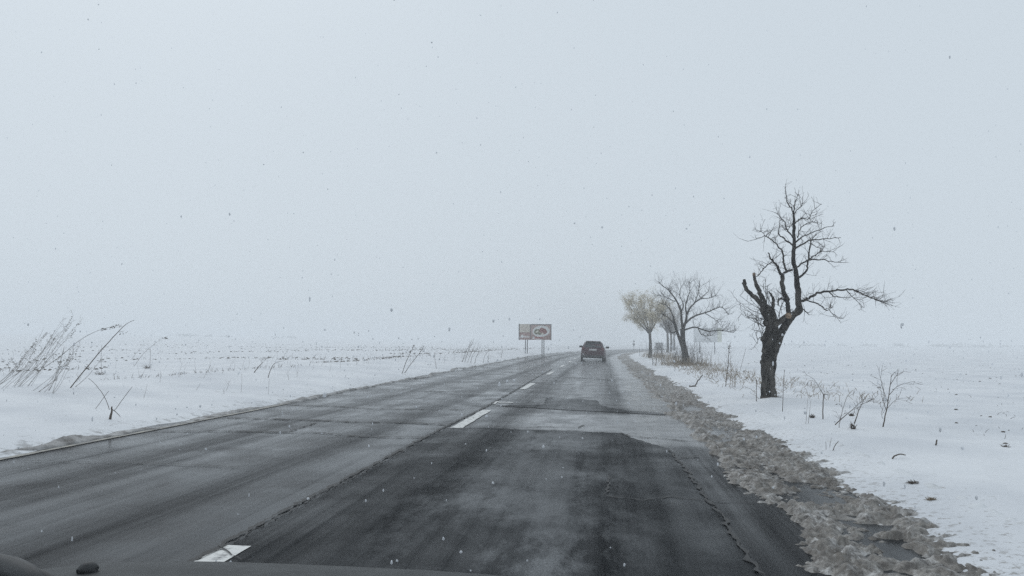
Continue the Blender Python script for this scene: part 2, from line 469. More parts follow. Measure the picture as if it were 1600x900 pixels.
crack([(450, 633), (519, 635), (581, 639), (728, 641)], .12, seed=4)
crack([(453, 674), (494, 661)], .05, seed=5)
crack([(725, 666), (782, 669), (820, 669), (847, 667.3), (902, 669.5), (912, 665)], .06, seed=6)
crack([(847, 671.5), (970, 677), (983, 682), (1030, 686), (1075, 690)], .06, seed=7)
crack([(1048, 704), (1058, 717), (1078, 741), (1098, 771), (1118, 795), (1149, 842), (1176, 882), (1190, 899)], .05, seed=8, jag=.03)
crack([(946, 776), (1004, 783), (1050, 777), (1098, 783), (1186, 785)], .025, seed=9)
crack([(951, 745), (950, 760), (946, 776)], .03, seed=10)
crack([(1058, 717), (1075, 715), (1096, 713)], .045, seed=11)
crack([(880, 590), (925, 592), (957, 594)], .18, seed=12)
crack([(930, 580), (950, 580.5)], .12, seed=17)
crack([(640, 611), (760, 613)], .12, seed=13)
crack(JN + [(759, 636), (800, 613), (836, 591.5), (862, 577)], .065, seed=14, jag=.016, name='centre_joint')
crack([(330, 868), (452, 800), (560, 743), (640, 700)], .018, seed=15, jag=.02)
crack([(306, 878), (330, 866), (352, 855)], .02, z=.016, seed=16)
crack([(340, 852), (352, 862), (376, 878)], .02, z=.016, seed=18)

def marking(s0, s1, t0, wd, mat=M_PAINT, z=.0085, name='lane_marking', seed=0):
    rnd = random.Random(seed)
    k = max(2, int((s1 - s0) / .35)); v, f = [], []
    for i in range(k + 1):
        s = s0 + (s1 - s0) * i / k
        for sg in (-1, 1):
            x, y = road_xy(s, t0 + sg * wd / 2 + rnd.uniform(-.012, .012)); v.append((float(x), float(y), z))
        if i: f.append((2 * i - 2, 2 * i - 1, 2 * i + 1, 2 * i))
    return mesh_obj(name, v, f, mat, road)
for i in range(14):
    s1 = 16.2 + 10.75 * (i - 1)
    if i == 0: s1 = 5.25
    marking(s1 - 3.45, s1, -.07 if i == 0 else .06, .2, seed=i)
marking(17.8, 18.6, -.05, .10, seed=40); marking(13.4 + 4.8, 13.4 + 5.0, .2, .35, seed=41)
marking(4, 17, -4.66, .10, M_EDGE, name='edge_line', seed=50)

# ------------------------------------------------------------------ slush
ss = axis([(-1, 2.5, .08), (2.5, 12, .018), (12, 22, .035), (22, 50, .08), (50, 170, .3)])
st = np.arange(3.6, 5.75, .0235)
SS, ST = np.meshgrid(ss, st, indexing='ij')
def lump(x, y): return np.abs(vnoise(x, y))
e0 = 3.86 + .16 * vnoise(SS * 1.3, SS * 0 + 1) + .08 * vnoise(SS * 4.1, ST * 3) + .06 * vnoise(SS * 9, ST * 9)
env = sstep(0, .16, ST - e0) * (1 - .4 * sstep(4.8, 5.5, ST))
def clods(x, y, rmin=.45, rmax=.85, keep=.8):
    xi = np.floor(x).astype(int); yi = np.floor(y).astype(int); best = np.zeros_like(x)
    for dx in (-1, 0, 1):
        for dy in (-1, 0, 1):
            cx, cy = xi + dx, yi + dy
            ox = _T[cx & 255, cy & 255]; oy = _T[(cx + 91) & 255, (cy + 37) & 255]; rr_ = _T[(cx + 17) & 255, (cy + 151) & 255]; on = _T[(cx + 201) & 255, (cy + 77) & 255] < keep
            R_ = rmin + (rmax - rmin) * rr_
            d2 = ((x - cx - ox) ** 2 + (y - cy - oy) ** 2) / R_ ** 2
            best = np.maximum(best, np.where(on, np.maximum(1 - d2 * d2, 0) * (.35 + .65 * rr_), 0))
    return best
wx = SS + .10 * vnoise(SS * 3, ST * 3); wy = ST + .10 * vnoise(SS * 3 + 40, ST * 3)
patchy = sstep(-.30, .40, fbm(SS * 1.3, ST * 2.2, 3) * 1.5 + .16)
hh = -.004 + .004 + patchy * (.032 * clods(wx * 3.4, wy * 4.4) + .034 * clods(wx * 7.5 + 9, wy * 9.5, keep=.75) + .010) + .026 * clods(wx * 15 + 5, wy * 18, keep=.6) + .015 * clods(wx * 29, wy * 33, keep=.55) + .009 * fbm(SS * 30, ST * 30, 3) + .010 * fbm(SS * 3, ST * 5, 2)
rut = np.exp(-((ST - 4.35 - .12 * vnoise(SS * .5, 0 * SS + 8)) / .22) ** 2) * sstep(-.35, .35, vnoise(SS * .55 + 2.2, SS * 0 + 12))
PT, PS = [float(q) for q in road_ts(*G(1385, 826))]; PT2, PS2 = [float(q) for q in road_ts(*G(1432, 872))]
wq = SS + .22 * vnoise(SS * 4, ST * 6); SS_ = SS; wt = ST + .12 * vnoise(SS * 5 + 9, ST * 7)
pd = .8 * np.exp(-(((wq - PS) / .42) ** 2 + ((wt - PT + .08) / .17) ** 2)) + .45 * np.exp(-(((wq - PS2) / .3) ** 2 + ((wt - PT2) / .13) ** 2))
hh = hh - .034 * rut - .07 * pd - .009
Zs = env * hh - (1 - env) * .03
Zs = np.maximum(Zs, -.03)
snowz = height(*road_xy(SS, ST))
k = sstep(5.2, 5.66, ST)
Zs = Zs * (1 - k) + k * (snowz - .015 + .035 * lump(SS * 6, ST * 6))
Zs = np.where(ST > 5.68, snowz - .04, Zs)
X, Y = road_xy(SS, ST)
m_, n_ = SS.shape
ii = (np.arange(m_ - 1)[:, None] * n_ + np.arange(n_ - 1)[None, :]).ravel()
fc = np.stack([ii, ii + 1, ii + n_ + 1, ii + n_], 1)
sl = mesh_obj('roadside_slush', np.stack([X.ravel(), Y.ravel(), Zs.ravel()], 1).tolist(), fc.tolist(), M_SLUSH, None, True, np.stack([ST.ravel(), SS.ravel()], 1))
tag(sl, 'band of churned brown slush along the right road edge', 'slush', kind='stuff')

ss = axis([(2, 34, .06), (34, 60, .15), (60, 150, .6)])
st = np.arange(-5.25, -4.3, .05)
SS, ST = np.meshgrid(ss, st, indexing='ij')
e0 = -4.72 + .14 * vnoise(SS * .6, SS * 0 + 31) + .07 * vnoise(SS * 2.2, SS * 0 + 4) + .42 * np.exp(-((SS - 30.5) / 1.3) ** 2) * (1 + .5 * vnoise(SS * 3, 0 * SS))
env = sstep(0, .1, e0 - ST)
wd = .13 + .10 * vnoise(SS * .8, SS * 0 + 77)
env *= 1 - sstep(wd, wd + .16, e0 - ST)
env *= .5 + .5 * sstep(-.45, .15, vnoise(SS * .9 + 4, ST * 2) + .4 * vnoise(SS * 3.7, ST * 5))
X, Y = road_xy(SS, ST)
Zs = np.where(env > .02, np.maximum(height(X, Y), 0) * env + env * (.012 + .045 * lump(SS * 3.5, ST * 6) + .03 * lump(SS * 9, ST * 12)), -.08) 
Zs = np.where(env > .02, Zs, np.minimum(height(X, Y), 0) - .05)
m_, n_ = SS.shape
ii = (np.arange(m_ - 1)[:, None] * n_ + np.arange(n_ - 1)[None, :]).ravel()
fc = np.stack([ii, ii + 1, ii + n_ + 1, ii + n_], 1)
sl = mesh_obj('verge_slush', np.stack([X.ravel(), Y.ravel(), Zs.ravel()], 1).tolist(), fc.tolist(), M_LSLUSH, None, True)
tag(sl, 'thin ridge of grey slush along the left road edge', 'slush', kind='stuff')

# ------------------------------------------------------------------ trees
def subdiv(pts, rad, k=3, jit=0.0):
    """Catmull-Rom through 3D points"""
    P, Q = [], []
    n = len(pts)
    for i in range(n - 1):
        p0, p1, p2, p3 = pts[max(i - 1, 0)], pts[i], pts[i + 1], pts[min(i + 2, n - 1)]
        for j in range(k):
            u = j / k
            q = 0.5 * ((2 * p1) + (p2 - p0) * u + (2 * p0 - 5 * p1 + 4 * p2 - p3) * u * u + (3 * p1 - p0 - 3 * p2 + p3) * u ** 3)
            if jit: q = q + Vector((random.uniform(-1, 1), random.uniform(-1, 1), random.uniform(-1, 1))) * jit
            P.append(q); Q.append(rad[i] + (rad[i + 1] - rad[i]) * u)
    P.append(pts[-1]); Q.append(rad[-1])
    return P, Q

def twig(mb, p, d, L, r, depth, bend=.35, n=3, up=.12, leaf=None, kids=(2, 4)):
    pts = [p]; rad = [r]; k = 4
    dd = d.normalized()
    for i in range(k):
        dd = (dd + Vector((random.uniform(-bend, bend), random.uniform(-bend, bend), random.uniform(-bend, bend) + up)) * .55).normalized()
        pts.append(pts[-1] + dd * (L / k)); rad.append(max(r * (1 - .75 * (i + 1) / k), .0022))
    mb.tube(pts, rad, n, cap=False)
    if leaf is not None: leaf.extend(pts[1:])
    if depth > 0:
        for _ in range(random.randint(*kids)):
            i = random.randint(1, k - 1)
            ax = Vector((random.gauss(0, 1), random.gauss(0, 1), random.gauss(0, 1))).normalized()
            nd = (dd + ax * .95).normalized()
            twig(mb, pts[i].lerp(pts[i + 1], random.random()), nd, L * random.uniform(.4, .75), max(rad[i] * .65, .0025), depth - 1, bend, n, up, leaf, kids)

def limb(mb, d, pts, r0, r1, dz=0.0, n=7, k=3, wob=.06, jit=.006):
    """limb through photo points at depth d; dz drifts it towards/away along its length"""
    m = len(pts)
    P = [at_d(x, y, d + dz * (i / max(m - 1, 1))) for i, (x, y) in enumerate(pts)]
    Rr = [r0 + (r1 - r0) * i / (m - 1) for i in range(m)]
    P, Rr = subdiv(P, Rr, k, jit)
    mb.tube(P, Rr, n, True, wob)
    return P, Rr

random.seed(11)
# ---- the broken tree beside the road
base = ground(1201, 622); D = depth(base)
px = D / F                                             # metres per photo pixel there
tA = empty('bare_tree', base); tag(tA, 'gnarled pollarded bare tree with broken stubs, nearest tree on the right', 'tree', 'bare trees along the right roadside')
def kid(mb, name, mat, root, smooth=True):
    o = mb.build(name, mat, None, smooth)
    o.data.transform(Matrix.Translation(-Vector(root.location))); o.parent = root
    return o
tr = MB()
def gnarl(mb, pix, radpx, d, n=22, k=7, amp=.16, seed=0):
    P = [at_d(x, y, d) for x, y in pix]
    P, Rr = subdiv(P, [r * px for r in radpx], k)
    b0 = len(mb.v); mb.tube(P, Rr, n, True)
    for i in range(len(P)):
        for q in range(n):
            v = mb.v[b0 + i * n + q]; c0 = P[i]
            a = 2 * math.pi * q / n
            z = i * .35
            f = 1 + amp * float(fbm(math.cos(a) * 1.3 + seed, z * .45 + math.sin(a) * 1.3, 3)) * 1.6 + .07 * float(vnoise(a * 3.2 + seed, z * .5))
            mb.v[b0 + i * n + q] = c0 + (v - c0) * f
gnarl(tr, [(1200, 628), (1200, 612), (1200, 590), (1201, 567), (1203, 548), (1205, 530), (1207, 515), (1205, 500), (1200, 487), (1198, 478)],
      [13, 11, 10.5, 11.5, 12.5, 13.5, 9.5, 8.5, 10, 5.5], D, 32, 10, .24, seed=2)
gnarl(tr, [(1210, 545), (1219, 523), (1227, 508), (1234, 497), (1241, 491), (1249, 485), (1248, 474)], [7.5, 6.2, 6, 6, 5.5, 5.5, 4.6], D - .05, 18, 7, .2, seed=5)
gnarl(tr, [(1209, 509), (1217, 503), (1225, 497), (1231, 494)], [5, 4.6, 4.8, 5.2], D - .14, 14, 5, .2, seed=7)
for q_, (bx_, by_, br_) in enumerate(((1193, 530, 4.5), (1192, 585, 3), (1210, 560, 4), (1190, 566, 3), (1196, 505, 4), (1204, 600, 5), (1213, 548, 4), (1200, 519, 6), (1208, 490, 4.5), (1191, 484, 4), (1195, 548, 5))):
    tr.blob(at_d(bx_, by_, D - .1), (br_ * px, br_ * px, br_ * px * 1.25), 60 + q_, 9, 7)
kid(tr, 'trunk', M_BARK, tA)
lm = MB(); tips = []
def LA(pts, a, b_, dz=0.0, n=7, k=3):
    P, Rr = limb(lm, D, pts, a * px, b_ * px, dz, n, k + 1, .16, .014 if a > .7 else .008); tips.append((P, Rr)); return P
LA([(1196, 484), (1190, 475), (1184, 468), (1172, 459), (1165, 449), (1163, 437)], 4.6, 2.3, -.3)
LA([(1166, 451), (1162, 445), (1160, 442)], 2.0, 1.2)
LA([(1197, 482), (1192, 468), (1186, 454), (1180, 441), (1178, 427)], 4.6, 2.2, .25)
LA([(1205, 486), (1207, 476), (1208, 467), (1205, 460), (1201, 456)], 3.6, .8, -.1)
LA([(1249, 486), (1247, 470), (1247, 452), (1245, 436), (1242, 419), (1240, 404), (1241, 383), (1241, 360), (1240, 342), (1239, 330)], 5.2, 1.5, .2, 9)
LA([(1239, 332), (1236, 325), (1231, 319), (1228, 303), (1227, 292)], 1.1, .35)
LA([(1240, 332), (1241, 321), (1245, 310), (1247.5, 303)], 1.1, .35, .3)
LA([(1241, 334), (1245, 328), (1252, 323), (1254, 316)], .8, .3, -.3)
LA([(1232, 491), (1231, 478), (1230, 468), (1224, 454), (1222, 441), (1223, 429)], 3.7, 3.0, -.25)
LA([(1231, 474), (1225, 468), (1219, 466), (1216, 470), (1216, 477)], 1.8, 1.0, -.4)
LA([(1222, 431), (1217, 422), (1215, 417), (1208, 408), (1203, 402), (1200, 395)], 2.3, .8, -.5)
LA([(1223, 429), (1229, 424), (1238, 422)], 2.0, 1.6, .3)
LA([(1229, 423), (1226, 414), (1224, 408), (1224, 396), (1218, 387), (1209, 378), (1199, 370), (1195, 368)], 1.7, .6, -.7)
LA([(1195, 368), (1186, 372), (1169, 377)], .55, .25, -.2)
LA([(1215, 417), (1219, 424), (1223, 432)], 1.2, .8)
LA([(1195, 368), (1190, 362), (1186, 362)], .5, .25)
LA([(1200, 371), (1204, 364), (1207, 358)], .5, .25)
LA([(1240, 384), (1228, 375), (1218, 367), (1216, 362), (1218, 346)], 1.5, .4, .5)
LA([(1239, 371), (1230, 358), (1227, 349), (1220, 340), (1215, 335)], 1.2, .35, -.5)
LA([(1240, 348), (1234, 355), (1230, 362)], .6, .3)
LA([(1244, 378), (1252, 371), (1261, 367), (1282, 358), (1303, 353)], 1.3, .35, .6)
LA([(1243, 387), (1256, 380), (1268, 375), (1291, 373), (1314, 371)], 1.4, .35, -.6)
LA([(1241, 350), (1248, 343), (1254, 341), (1264, 341), (1270, 329), (1284, 319)], 1.0, .3, .4)
LA([(1246, 372), (1248, 362), (1254, 353), (1265, 348), (1277, 345)], .9, .3, -.4)
LA([(1264, 341), (1268, 342)], .5, .3)
LA([(1247, 434), (1254, 430), (1261, 420), (1263, 404), (1266, 381), (1270, 373), (1276, 366)], 1.9, .5, .5)
LA([(1263, 406), (1275, 406), (1287, 406), (1304, 409), (1321, 410)], 1.2, .3, -.4)
LA([(1264, 405), (1272, 400), (1280, 394), (1289, 385)], 1.1, .35, .4)
LA([(1268, 381), (1278, 387), (1286, 390)], .6, .25, .2)
LA([(1243, 420), (1252, 412), (1263, 406)], 1.4, 1.1, .25)
LA([(1281, 393), (1292, 393), (1303, 394)], .6, .25, .2)
LA([(1182, 432), (1187, 428), (1194, 419), (1202, 412), (1208, 409)], .7, .8)
LA([(1249, 470), (1256, 469), (1263, 466), (1277, 458), (1296, 455), (1314, 453), (1328, 452), (1343, 458), (1360, 465), (1382, 473)], 2.4, .5, -.8)
LA([(1294, 456), (1300, 461), (1306, 464), (1328, 465)], .9, .35, -.3)
LA([(1322, 453), (1333, 465), (1350, 481)], .7, .25, -.5)
LA([(1252, 470), (1262, 470), (1282, 477), (1290, 484), (1296, 485), (1306, 496)], 1.2, .4, -.6)
LA([(1302, 491), (1310, 497), (1317, 498)], .5, .25)
LA([(1290, 482), (1296, 481), (1302, 480)], .5, .25)
LA([(1250, 482), (1258, 486), (1264, 492)], 1.2, .5)
for y0, x1, y1 in ((486, 1156, 462), (492, 1152, 470), (496, 1158, 491), (500, 1163, 480), (505, 1168, 496), (511, 1172, 488), (489, 1172, 466), (498, 1165, 493)):
    x0 = 1194 + random.uniform(-1, 4)
    LA([(x0, y0), (x0 * .6 + x1 * .4, y0 * .5 + y1 * .5 + 5), (x1, y1)], .55, .22, random.uniform(-.6, .6), 4)
for x0, y0, x1, y1 in ((1190, 526, 1181, 502), (1192, 526, 1188, 505), (1188, 527, 1184, 537), (1199, 478, 1196, 440), (1202, 478, 1200, 446), (1204, 474, 1192, 450), (1214, 500, 1222, 455), (1218, 498, 1224, 470)):
    LA([(x0, y0), ((x0 + x1) / 2 + random.uniform(-3, 3), (y0 + y1) / 2), (x1, y1)], .6, .22, random.uniform(-.4, .4), 4)
kid(lm, 'branches', M_BARK, tA)
tw = MB()
for P_, R_ in tips[4:]:
    for i in range(2, len(P_)):
        for _ in range(1):
          if R_[i] < 2.4 * px and random.random() < .72:
            d0 = (P_[i] - P_[i - 1]).normalized()
            ax = Vector((random.gauss(0, 1), random.gauss(0, 1), random.gauss(0, 1))).normalized()
            twig(tw, P_[i], d0 * .5 + ax + Vector((0, 0, .25)), random.uniform(.12, .36), .0066, 1, kids=(1, 3), bend=.5)
for (x0, y0) in ((1335, 455), (1345, 459), (1352, 462), (1360, 465), (1366, 468), (1372, 470), (1378, 472)):       # dense spray at the end of the long limb
    for _ in range(5):
        twig(tw, at_d(x0, y0, D - .7), at_d(x0 + 30, y0 + random.uniform(-14, 14), D - .7 + random.uniform(-.3, .3)) - at_d(x0, y0, D - .7), random.uniform(.18, .42), .006, 1, up=0)
kid(tw, 'twigs', M_TWIG, tA)['kind'] = 'stuff'
ct = MB(); c0 = at_d(1232, 493.5, D - .26); nrm = (CAM - c0).normalized() + Vector((.15, 0, .5))
ct.tube([c0, c0 + nrm.normalized() * .025], [5.0 * px, 4.6 * px], 12, True, .08)
kid(ct, 'saw_cut', M_CUT, tA)
ct = MB(); c0 = at_d(1178.3, 431, D + .22 - .05)
ct.tube([c0, at_d(1177.8, 426.3, D + .18)], [2.4 * px, 2.0 * px], 8, True, .1); kid(ct, 'broken_end', M_CUT, tA)
ct = MB(); c0 = at_d(1207.5, 568, D - .18); ct.blob(c0, (.028, .05, .06), 4); kid(ct, 'snow_patch', M_SNOW, tA)

for q_, (sx_, sy_, sr_) in enumerate(((1212, 507, .035), (1219, 520, .03), (1237, 484, .03), (1190, 470, .022), (1204, 478, .03), (1225, 428, .02), (1262, 465, .018), (1241, 486, .03))):
    ct = MB(); ct.blob(at_d(sx_, sy_, D - .06), (sr_ * 1.3, sr_ * 1.3, sr_ * .6), 80 + q_, 9, 6); kid(ct, 'snow_patch', M_SNOW, tA)
# ---- second tree: wide bare crown
random.seed(23)
base = ground(1071, 570); D = depth(base); px = D / F
tB = empty('bare_tree', base); tag(tB, 'wide crowned bare tree with forked trunk rising out of dry brush, middle of the row', 'tree', 'bare trees along the right roadside')
tr = MB(); tips = []
gnarl(tr, [(1072, 575), (1071, 565), (1070, 552), (1068, 540), (1067, 526), (1067, 514)], [7, 5.6, 4.6, 3.9, 3.7, 4.0], D, 14, 5, .12, 3)
gnarl(tr, [(1069, 552), (1063, 533), (1058, 519), (1054, 505), (1052, 494)], [2.5, 2.4, 2.2, 2.1, 1.4], D - .15, 10, 5, .12, 9)
kid(tr, 'trunk', M_BARK, tB)
lm = MB()
def LB(pts, a, b_, dz=0.0, n=6):
    P, Rr = limb(lm, D, pts, a * px * .68, b_ * px * .7, dz, n, 3, .06, .012); tips.append((P, Rr)); return P
LB([(1067, 516), (1065, 500), (1064, 487), (1057, 470), (1050, 460), (1044, 453), (1031, 443)], 3.4, .5, -.8)
LB([(1068, 514), (1072, 500), (1073, 492), (1080, 479), (1088, 471), (1095, 466), (1107, 455)], 3.4, .6, .6)
LB([(1073, 492), (1071, 480), (1073, 470), (1078, 455), (1076, 444)], 2.2, .5, .9)
LB([(1069, 508), (1076, 500), (1086, 494), (1101, 489), (1114, 484), (1128, 480), (1138, 492)], 2.6, .5, -.9)
LB([(1069, 516), (1080, 512), (1090, 512), (1107, 518), (1120, 516), (1130, 517), (1146, 520)], 2.0, .5, -.6)
LB([(1052, 496), (1048, 486), (1042, 478), (1034, 474)], 1.8, .5, .5)
LB([(1053, 505), (1044, 496), (1036, 492)], 1.5, .5, -.5)
LB([(1056, 518), (1048, 520), (1046, 510)], 1.6, .6, .2)
LB([(1064, 488), (1068, 476), (1062, 462), (1064, 448)], 1.7, .5, -.4)
LB([(1057, 470), (1052, 470), (1040, 464), (1030, 462)], 1.2, .4, .5)
LB([(1086, 473), (1090, 460), (1094, 446)], 1.4, .4, .7)
LB([(1095, 466), (1108, 466), (1118, 462)], 1.1, .4, -.4)
LB([(1101, 489), (1112, 496), (1122, 503)], 1.0, .4, .5)
LB([(1090, 512), (1096, 522), (1104, 525), (1112, 524)], 1.0, .4, .2)
kid(lm, 'branches', M_BARK, tB)
tw = MB()
for P_, R_ in tips:
    m = len(P_)
    for i in range(max(3, m // 4), m):
        for _ in range(2 if i < m * .55 else 4):
            if random.random() < .72:
                d0 = (P_[i] - P_[i - 1]).normalized()
                ax = Vector((random.gauss(0, 1), random.gauss(0, 1), random.gauss(0, .8))).normalized()
                twig(tw, P_[i], d0 * .55 + ax * .9 + Vector((0, 0, .45)), random.uniform(.3, .75), .0125, 2 if random.random() < .7 else 1, up=.15, kids=(2, 4))
kid(tw, 'twigs', M_TWIG, tB)['kind'] = 'stuff'

# ---- trees with buds and old leaves farther along the row
def leafy(name, label, group, bx, by, D, top, cx, rx, ry, cy, trunk_r, leafmat, nleaf, seed, fork_y):
    random.seed(seed)
    base = at_d(bx, by, D); base.z = H(base.x, base.y); px = D / F
    t = empty(name, base); tag(t, label, 'tree', group)
    mb = MB(); up = Vector((0, 0, 1))
    P, Rr = subdiv([base - up * .1, at_d(bx + .6, by * .6 + fork_y * .4, D), at_d(bx, fork_y, D)], [trunk_r * 1.25, trunk_r, trunk_r * .85], 4, .01)
    mb.tube(P, Rr, 10, True, .08); kid(mb, 'trunk', M_BARK2, t)
    br = MB(); pts = []
    c0 = at_d(cx, cy, D); fk = at_d(bx, fork_y, D)
    RX, RZ = rx * px, ry * px
    for i in range(15):
        a = 2 * math.pi * i / 15 + random.uniform(-.2, .2); e = random.uniform(-.35, 1.0)
        tgt = c0 + Vector((math.cos(a) * RX * math.cos(e * 1.2), math.sin(a) * RX * .8 * math.cos(e * 1.2), RZ * math.sin(e * 1.35))) * random.uniform(.8, 1.0)
        midp = fk.lerp(tgt, .45) + Vector((0, 0, .12 * RZ)) + Vector((random.uniform(-1, 1), random.uniform(-1, 1), 0)) * .1 * RX
        P, Rr = subdiv([fk + Vector((0, 0, random.uniform(-.15, .1))), midp, tgt], [trunk_r * .36, trunk_r * .2, .01], 4, .02)
        br.tube(P, Rr, 5, False, .05)
        for k in range(3, len(P)):
            for _ in range(3):
                ax = Vector((random.gauss(0, 1), random.gauss(0, 1), random.gauss(0, 1))).normalized()
                twig(br, P[k], (P[k] - P[k - 1]).normalized() * .6 + ax, random.uniform(.35, .85), .008, 1, up=.1, leaf=pts, kids=(2, 3))
    kid(br, 'branches', M_BARK2, t, False)
    lf = MB()
    random.shuffle(pts)
    for i in range(nleaf):
        p = pts[i % len(pts)] + Vector((random.gauss(0, .12), random.gauss(0, .12), random.gauss(0, .10)))
        s = random.uniform(.018, .042) * (1 if D < 80 else 1.9)
        a = Vector((random.gauss(0, 1), random.gauss(0, 1), random.gauss(0, 1))).normalized() * s
        q = a.orthogonal().normalized() * s * random.uniform(.5, .9)
        lf.quad(p - a, p + q, p + a, p - q)
    o = kid(lf, 'crown', leafmat, t, False); o['kind'] = 'stuff'
    return t
leafy('budding_tree', 'slender tree with pale buff budding crown, leftmost tree beside the bend', 'trees at the bend', 1015.5, 557, 66, 457, 1007, 37, 28, 486, .135, M_BUD, 19000, 31, 521)
leafy('brown_leaved_tree', 'hazy brown leaved tree directly behind the wide crowned bare tree, left trunk', 'trees at the bend', 1043, 546, 105, 470, 1040, 20, 24, 495, .17, M_BROWNLEAF, 3000, 32, 522)
leafy('brown_leaved_tree', 'hazy brown leaved tree behind the bare tree, middle trunk', 'trees at the bend', 1048.5, 545.5, 118, 480, 1050, 17, 20, 500, .17, M_BROWNLEAF, 2200, 33, 524)
leafy('brown_leaved_tree', 'hazy brown leaved tree behind the bare tree, right trunk', 'trees at the bend', 1053, 545, 132, 485, 1060, 15, 18, 505, .17, M_BROWNLEAF, 1800, 34, 526)

# ------------------------------------------------------------------ red car ahead
M_RED = simple('dark_red_car_paint', (.052, .010, .020), (.042, .009, .017), 3, .4)
M_GLASS = simple('dark_car_glass', (.02, .03, .033), (.025, .04, .045), 2, .08)
M_BLACK = simple('black_plastic', (.02, .022, .024), (.03, .032, .034), 8, .6)
M_SILV = simple('dirty_silver_plastic', (.74, .75, .76), (.6, .6, .6), 5, .4)
M_TYRE = simple('tyre_rubber', (.018, .018, .018), (.03, .03, .03), 9, .85)
M_RIM = simple('dull_alloy', (.35, .35, .36), (.25, .25, .26), 6, .4, metal=.7)
M_LAMP = simple('red_lamp_lens', (.13, .014, .02), (.10, .014, .02), 4, .2)
M_PLATE = simple('number_plate', (.68, .68, .66), (.55, .55, .54), 4, .5)
def rr(hw, z0, z1, y, rad=.1, taper=0.0, k=3):
    """rounded section in XZ at y; taper narrows the top"""
    pts = []
    for (sx, sz, a0) in ((1, 0, -90), (1, 1, 0), (-1, 1, 90), (-1, 0, 180)):
        cx = sx * (hw - (taper if sz else 0) - rad); cz = z1 - rad if sz else z0 + rad
        for j in range(k + 1):
            a = math.radians(a0 + 90 * j / k); pts.append((cx + rad * math.cos(a), y, cz + rad * math.sin(a)))
    return pts
cpos = at_d(925.5, 566, 57.0); cpos.z = 0
car = empty('red_car', cpos); car.rotation_euler = (0, math.radians(1.8), math.radians(-2.0))
tag(car, 'dark red hatchback driving away in the right lane towards the bend', 'car')
mb = MB()
mb.loft([rr(.74, .34, .84, -.02, .12), rr(.83, .26, .95, .06, .14), rr(.875, .22, 1.0, .5, .14), rr(.88, .2, .99, 1.6, .14), rr(.88, .2, .97, 2.8, .14), rr(.85, .22, .90, 3.5, .16), rr(.76, .28, .76, 3.95, .16)])
mb.loft([rr(.80, .86, 1.02, .10, .07, .02), rr(.82, .86, 1.30, .26, .10, .14), rr(.82, .88, 1.49, .52, .12, .21), rr(.82, .88, 1.53, 1.2, .12, .22), rr(.82, .88, 1.50, 1.9, .12, .22), rr(.82, .88, 1.02, 2.75, .07, .05)])
body = mb.build('body', M_RED, car, True)
mb = MB(); mb.quad((-.52, .135, 1.09), (.52, .135, 1.09), (.47, .40, 1.455), (-.47, .40, 1.455))
def slab(pts, dirv, th):
    m = MB(); d = Vector(dirv).normalized() * th
    m.loft([[Vector(p) for p in pts], [Vector(p) + d for p in pts]]); return m
slab([(-.60, .15, 1.05), (.60, .15, 1.05), (.585, .245, 1.22), (.53, .40, 1.43), (.50, .44, 1.46), (-.50, .44, 1.46), (-.53, .40, 1.43), (-.585, .245, 1.22)], (0, -1, .6), .035).build('rear_window', M_GLASS, car)
sp = MB(); sp.box((0, .40, 1.525), (.56, .14, .018)); sp.build('roof_spoiler', M_BLACK, car)
for sx in (-1, 1):
    m = slab([(sx * .795, .55, 1.04), (sx * .80, 1.35, 1.04), (sx * .655, 1.35, 1.43), (sx * .645, .72, 1.42)], (sx, 0, .35), .02); m.build('side_window', M_GLASS, car)
    m = slab([(sx * .80, 1.42, 1.04), (sx * .79, 2.5, 1.04), (sx * .665, 1.95, 1.42), (sx * .655, 1.42, 1.43)], (sx, 0, .35), .02); m.build('side_window', M_GLASS, car)
    m = MB(); m.loft([rr(.085, -.14, .14, 0, .05), rr(.085, -.14, .14, .16, .05)])
    o = m.build('tail_light', M_LAMP, car, True); o.location = (sx * .73, .0, .93)
    m = MB(); m.loft([rr(.13, -.07, .085, 0, .05), rr(.11, -.06, .075, .12, .05)])
    o = m.build('door_mirror', M_BLACK, car, True); o.location = (sx * 1.02, 2.25, 1.08)
    a = MB(); a.box((-sx * .13, .06, -.04), (.09, .03, .02)); a.build('mirror_arm', M_BLACK, o)
    for y in (.72, 3.15):
        wv = MB(); wv.tube([(-.1, 0, 0), (-.095, 0, 0), (.095, 0, 0), (.1, 0, 0)], [.27, .315, .315, .27], 24)
        o = wv.build('wheel', M_TYRE, car, False); o.location = (sx * .79, y, .315)
        rm = MB(); rm.tube([(sx * .09, 0, 0), (sx * .108, 0, 0)], [.20, .19], 16); rm.build('rim', M_RIM, o)
mb = MB(); mb.loft([rr(.80, .28, .47, -.07, .06), rr(.885, .27, .49, .02, .08), rr(.89, .27, .49, .3, .08)]); mb.build('rear_bumper', M_BLACK, car, True)
mb = MB(); mb.loft([rr(.68, .13, .275, -.085, .03), rr(.70, .12, .275, .05, .03)]); mb.build('skid_plate', M_SILV, car, True)
mb = MB(); mb.box((0.02, -.035, .90), (.27, .012, .062)); mb.build('number_plate', M_PLATE, car)
mb = MB(); mb.tube([(.45, -.02, .25), (.45, .2, .25)], .03, 8); mb.build('exhaust_pipe', M_BLACK, car)
mb = MB(); mb.tube([(-.1, .39, 1.1), (.25, .17, 1.17)], .012, 5); mb.tube([(0, .125, 1.055), (.3, .17, 1.16)], .012, 5); mb.build('rear_wiper', M_BLACK, car)

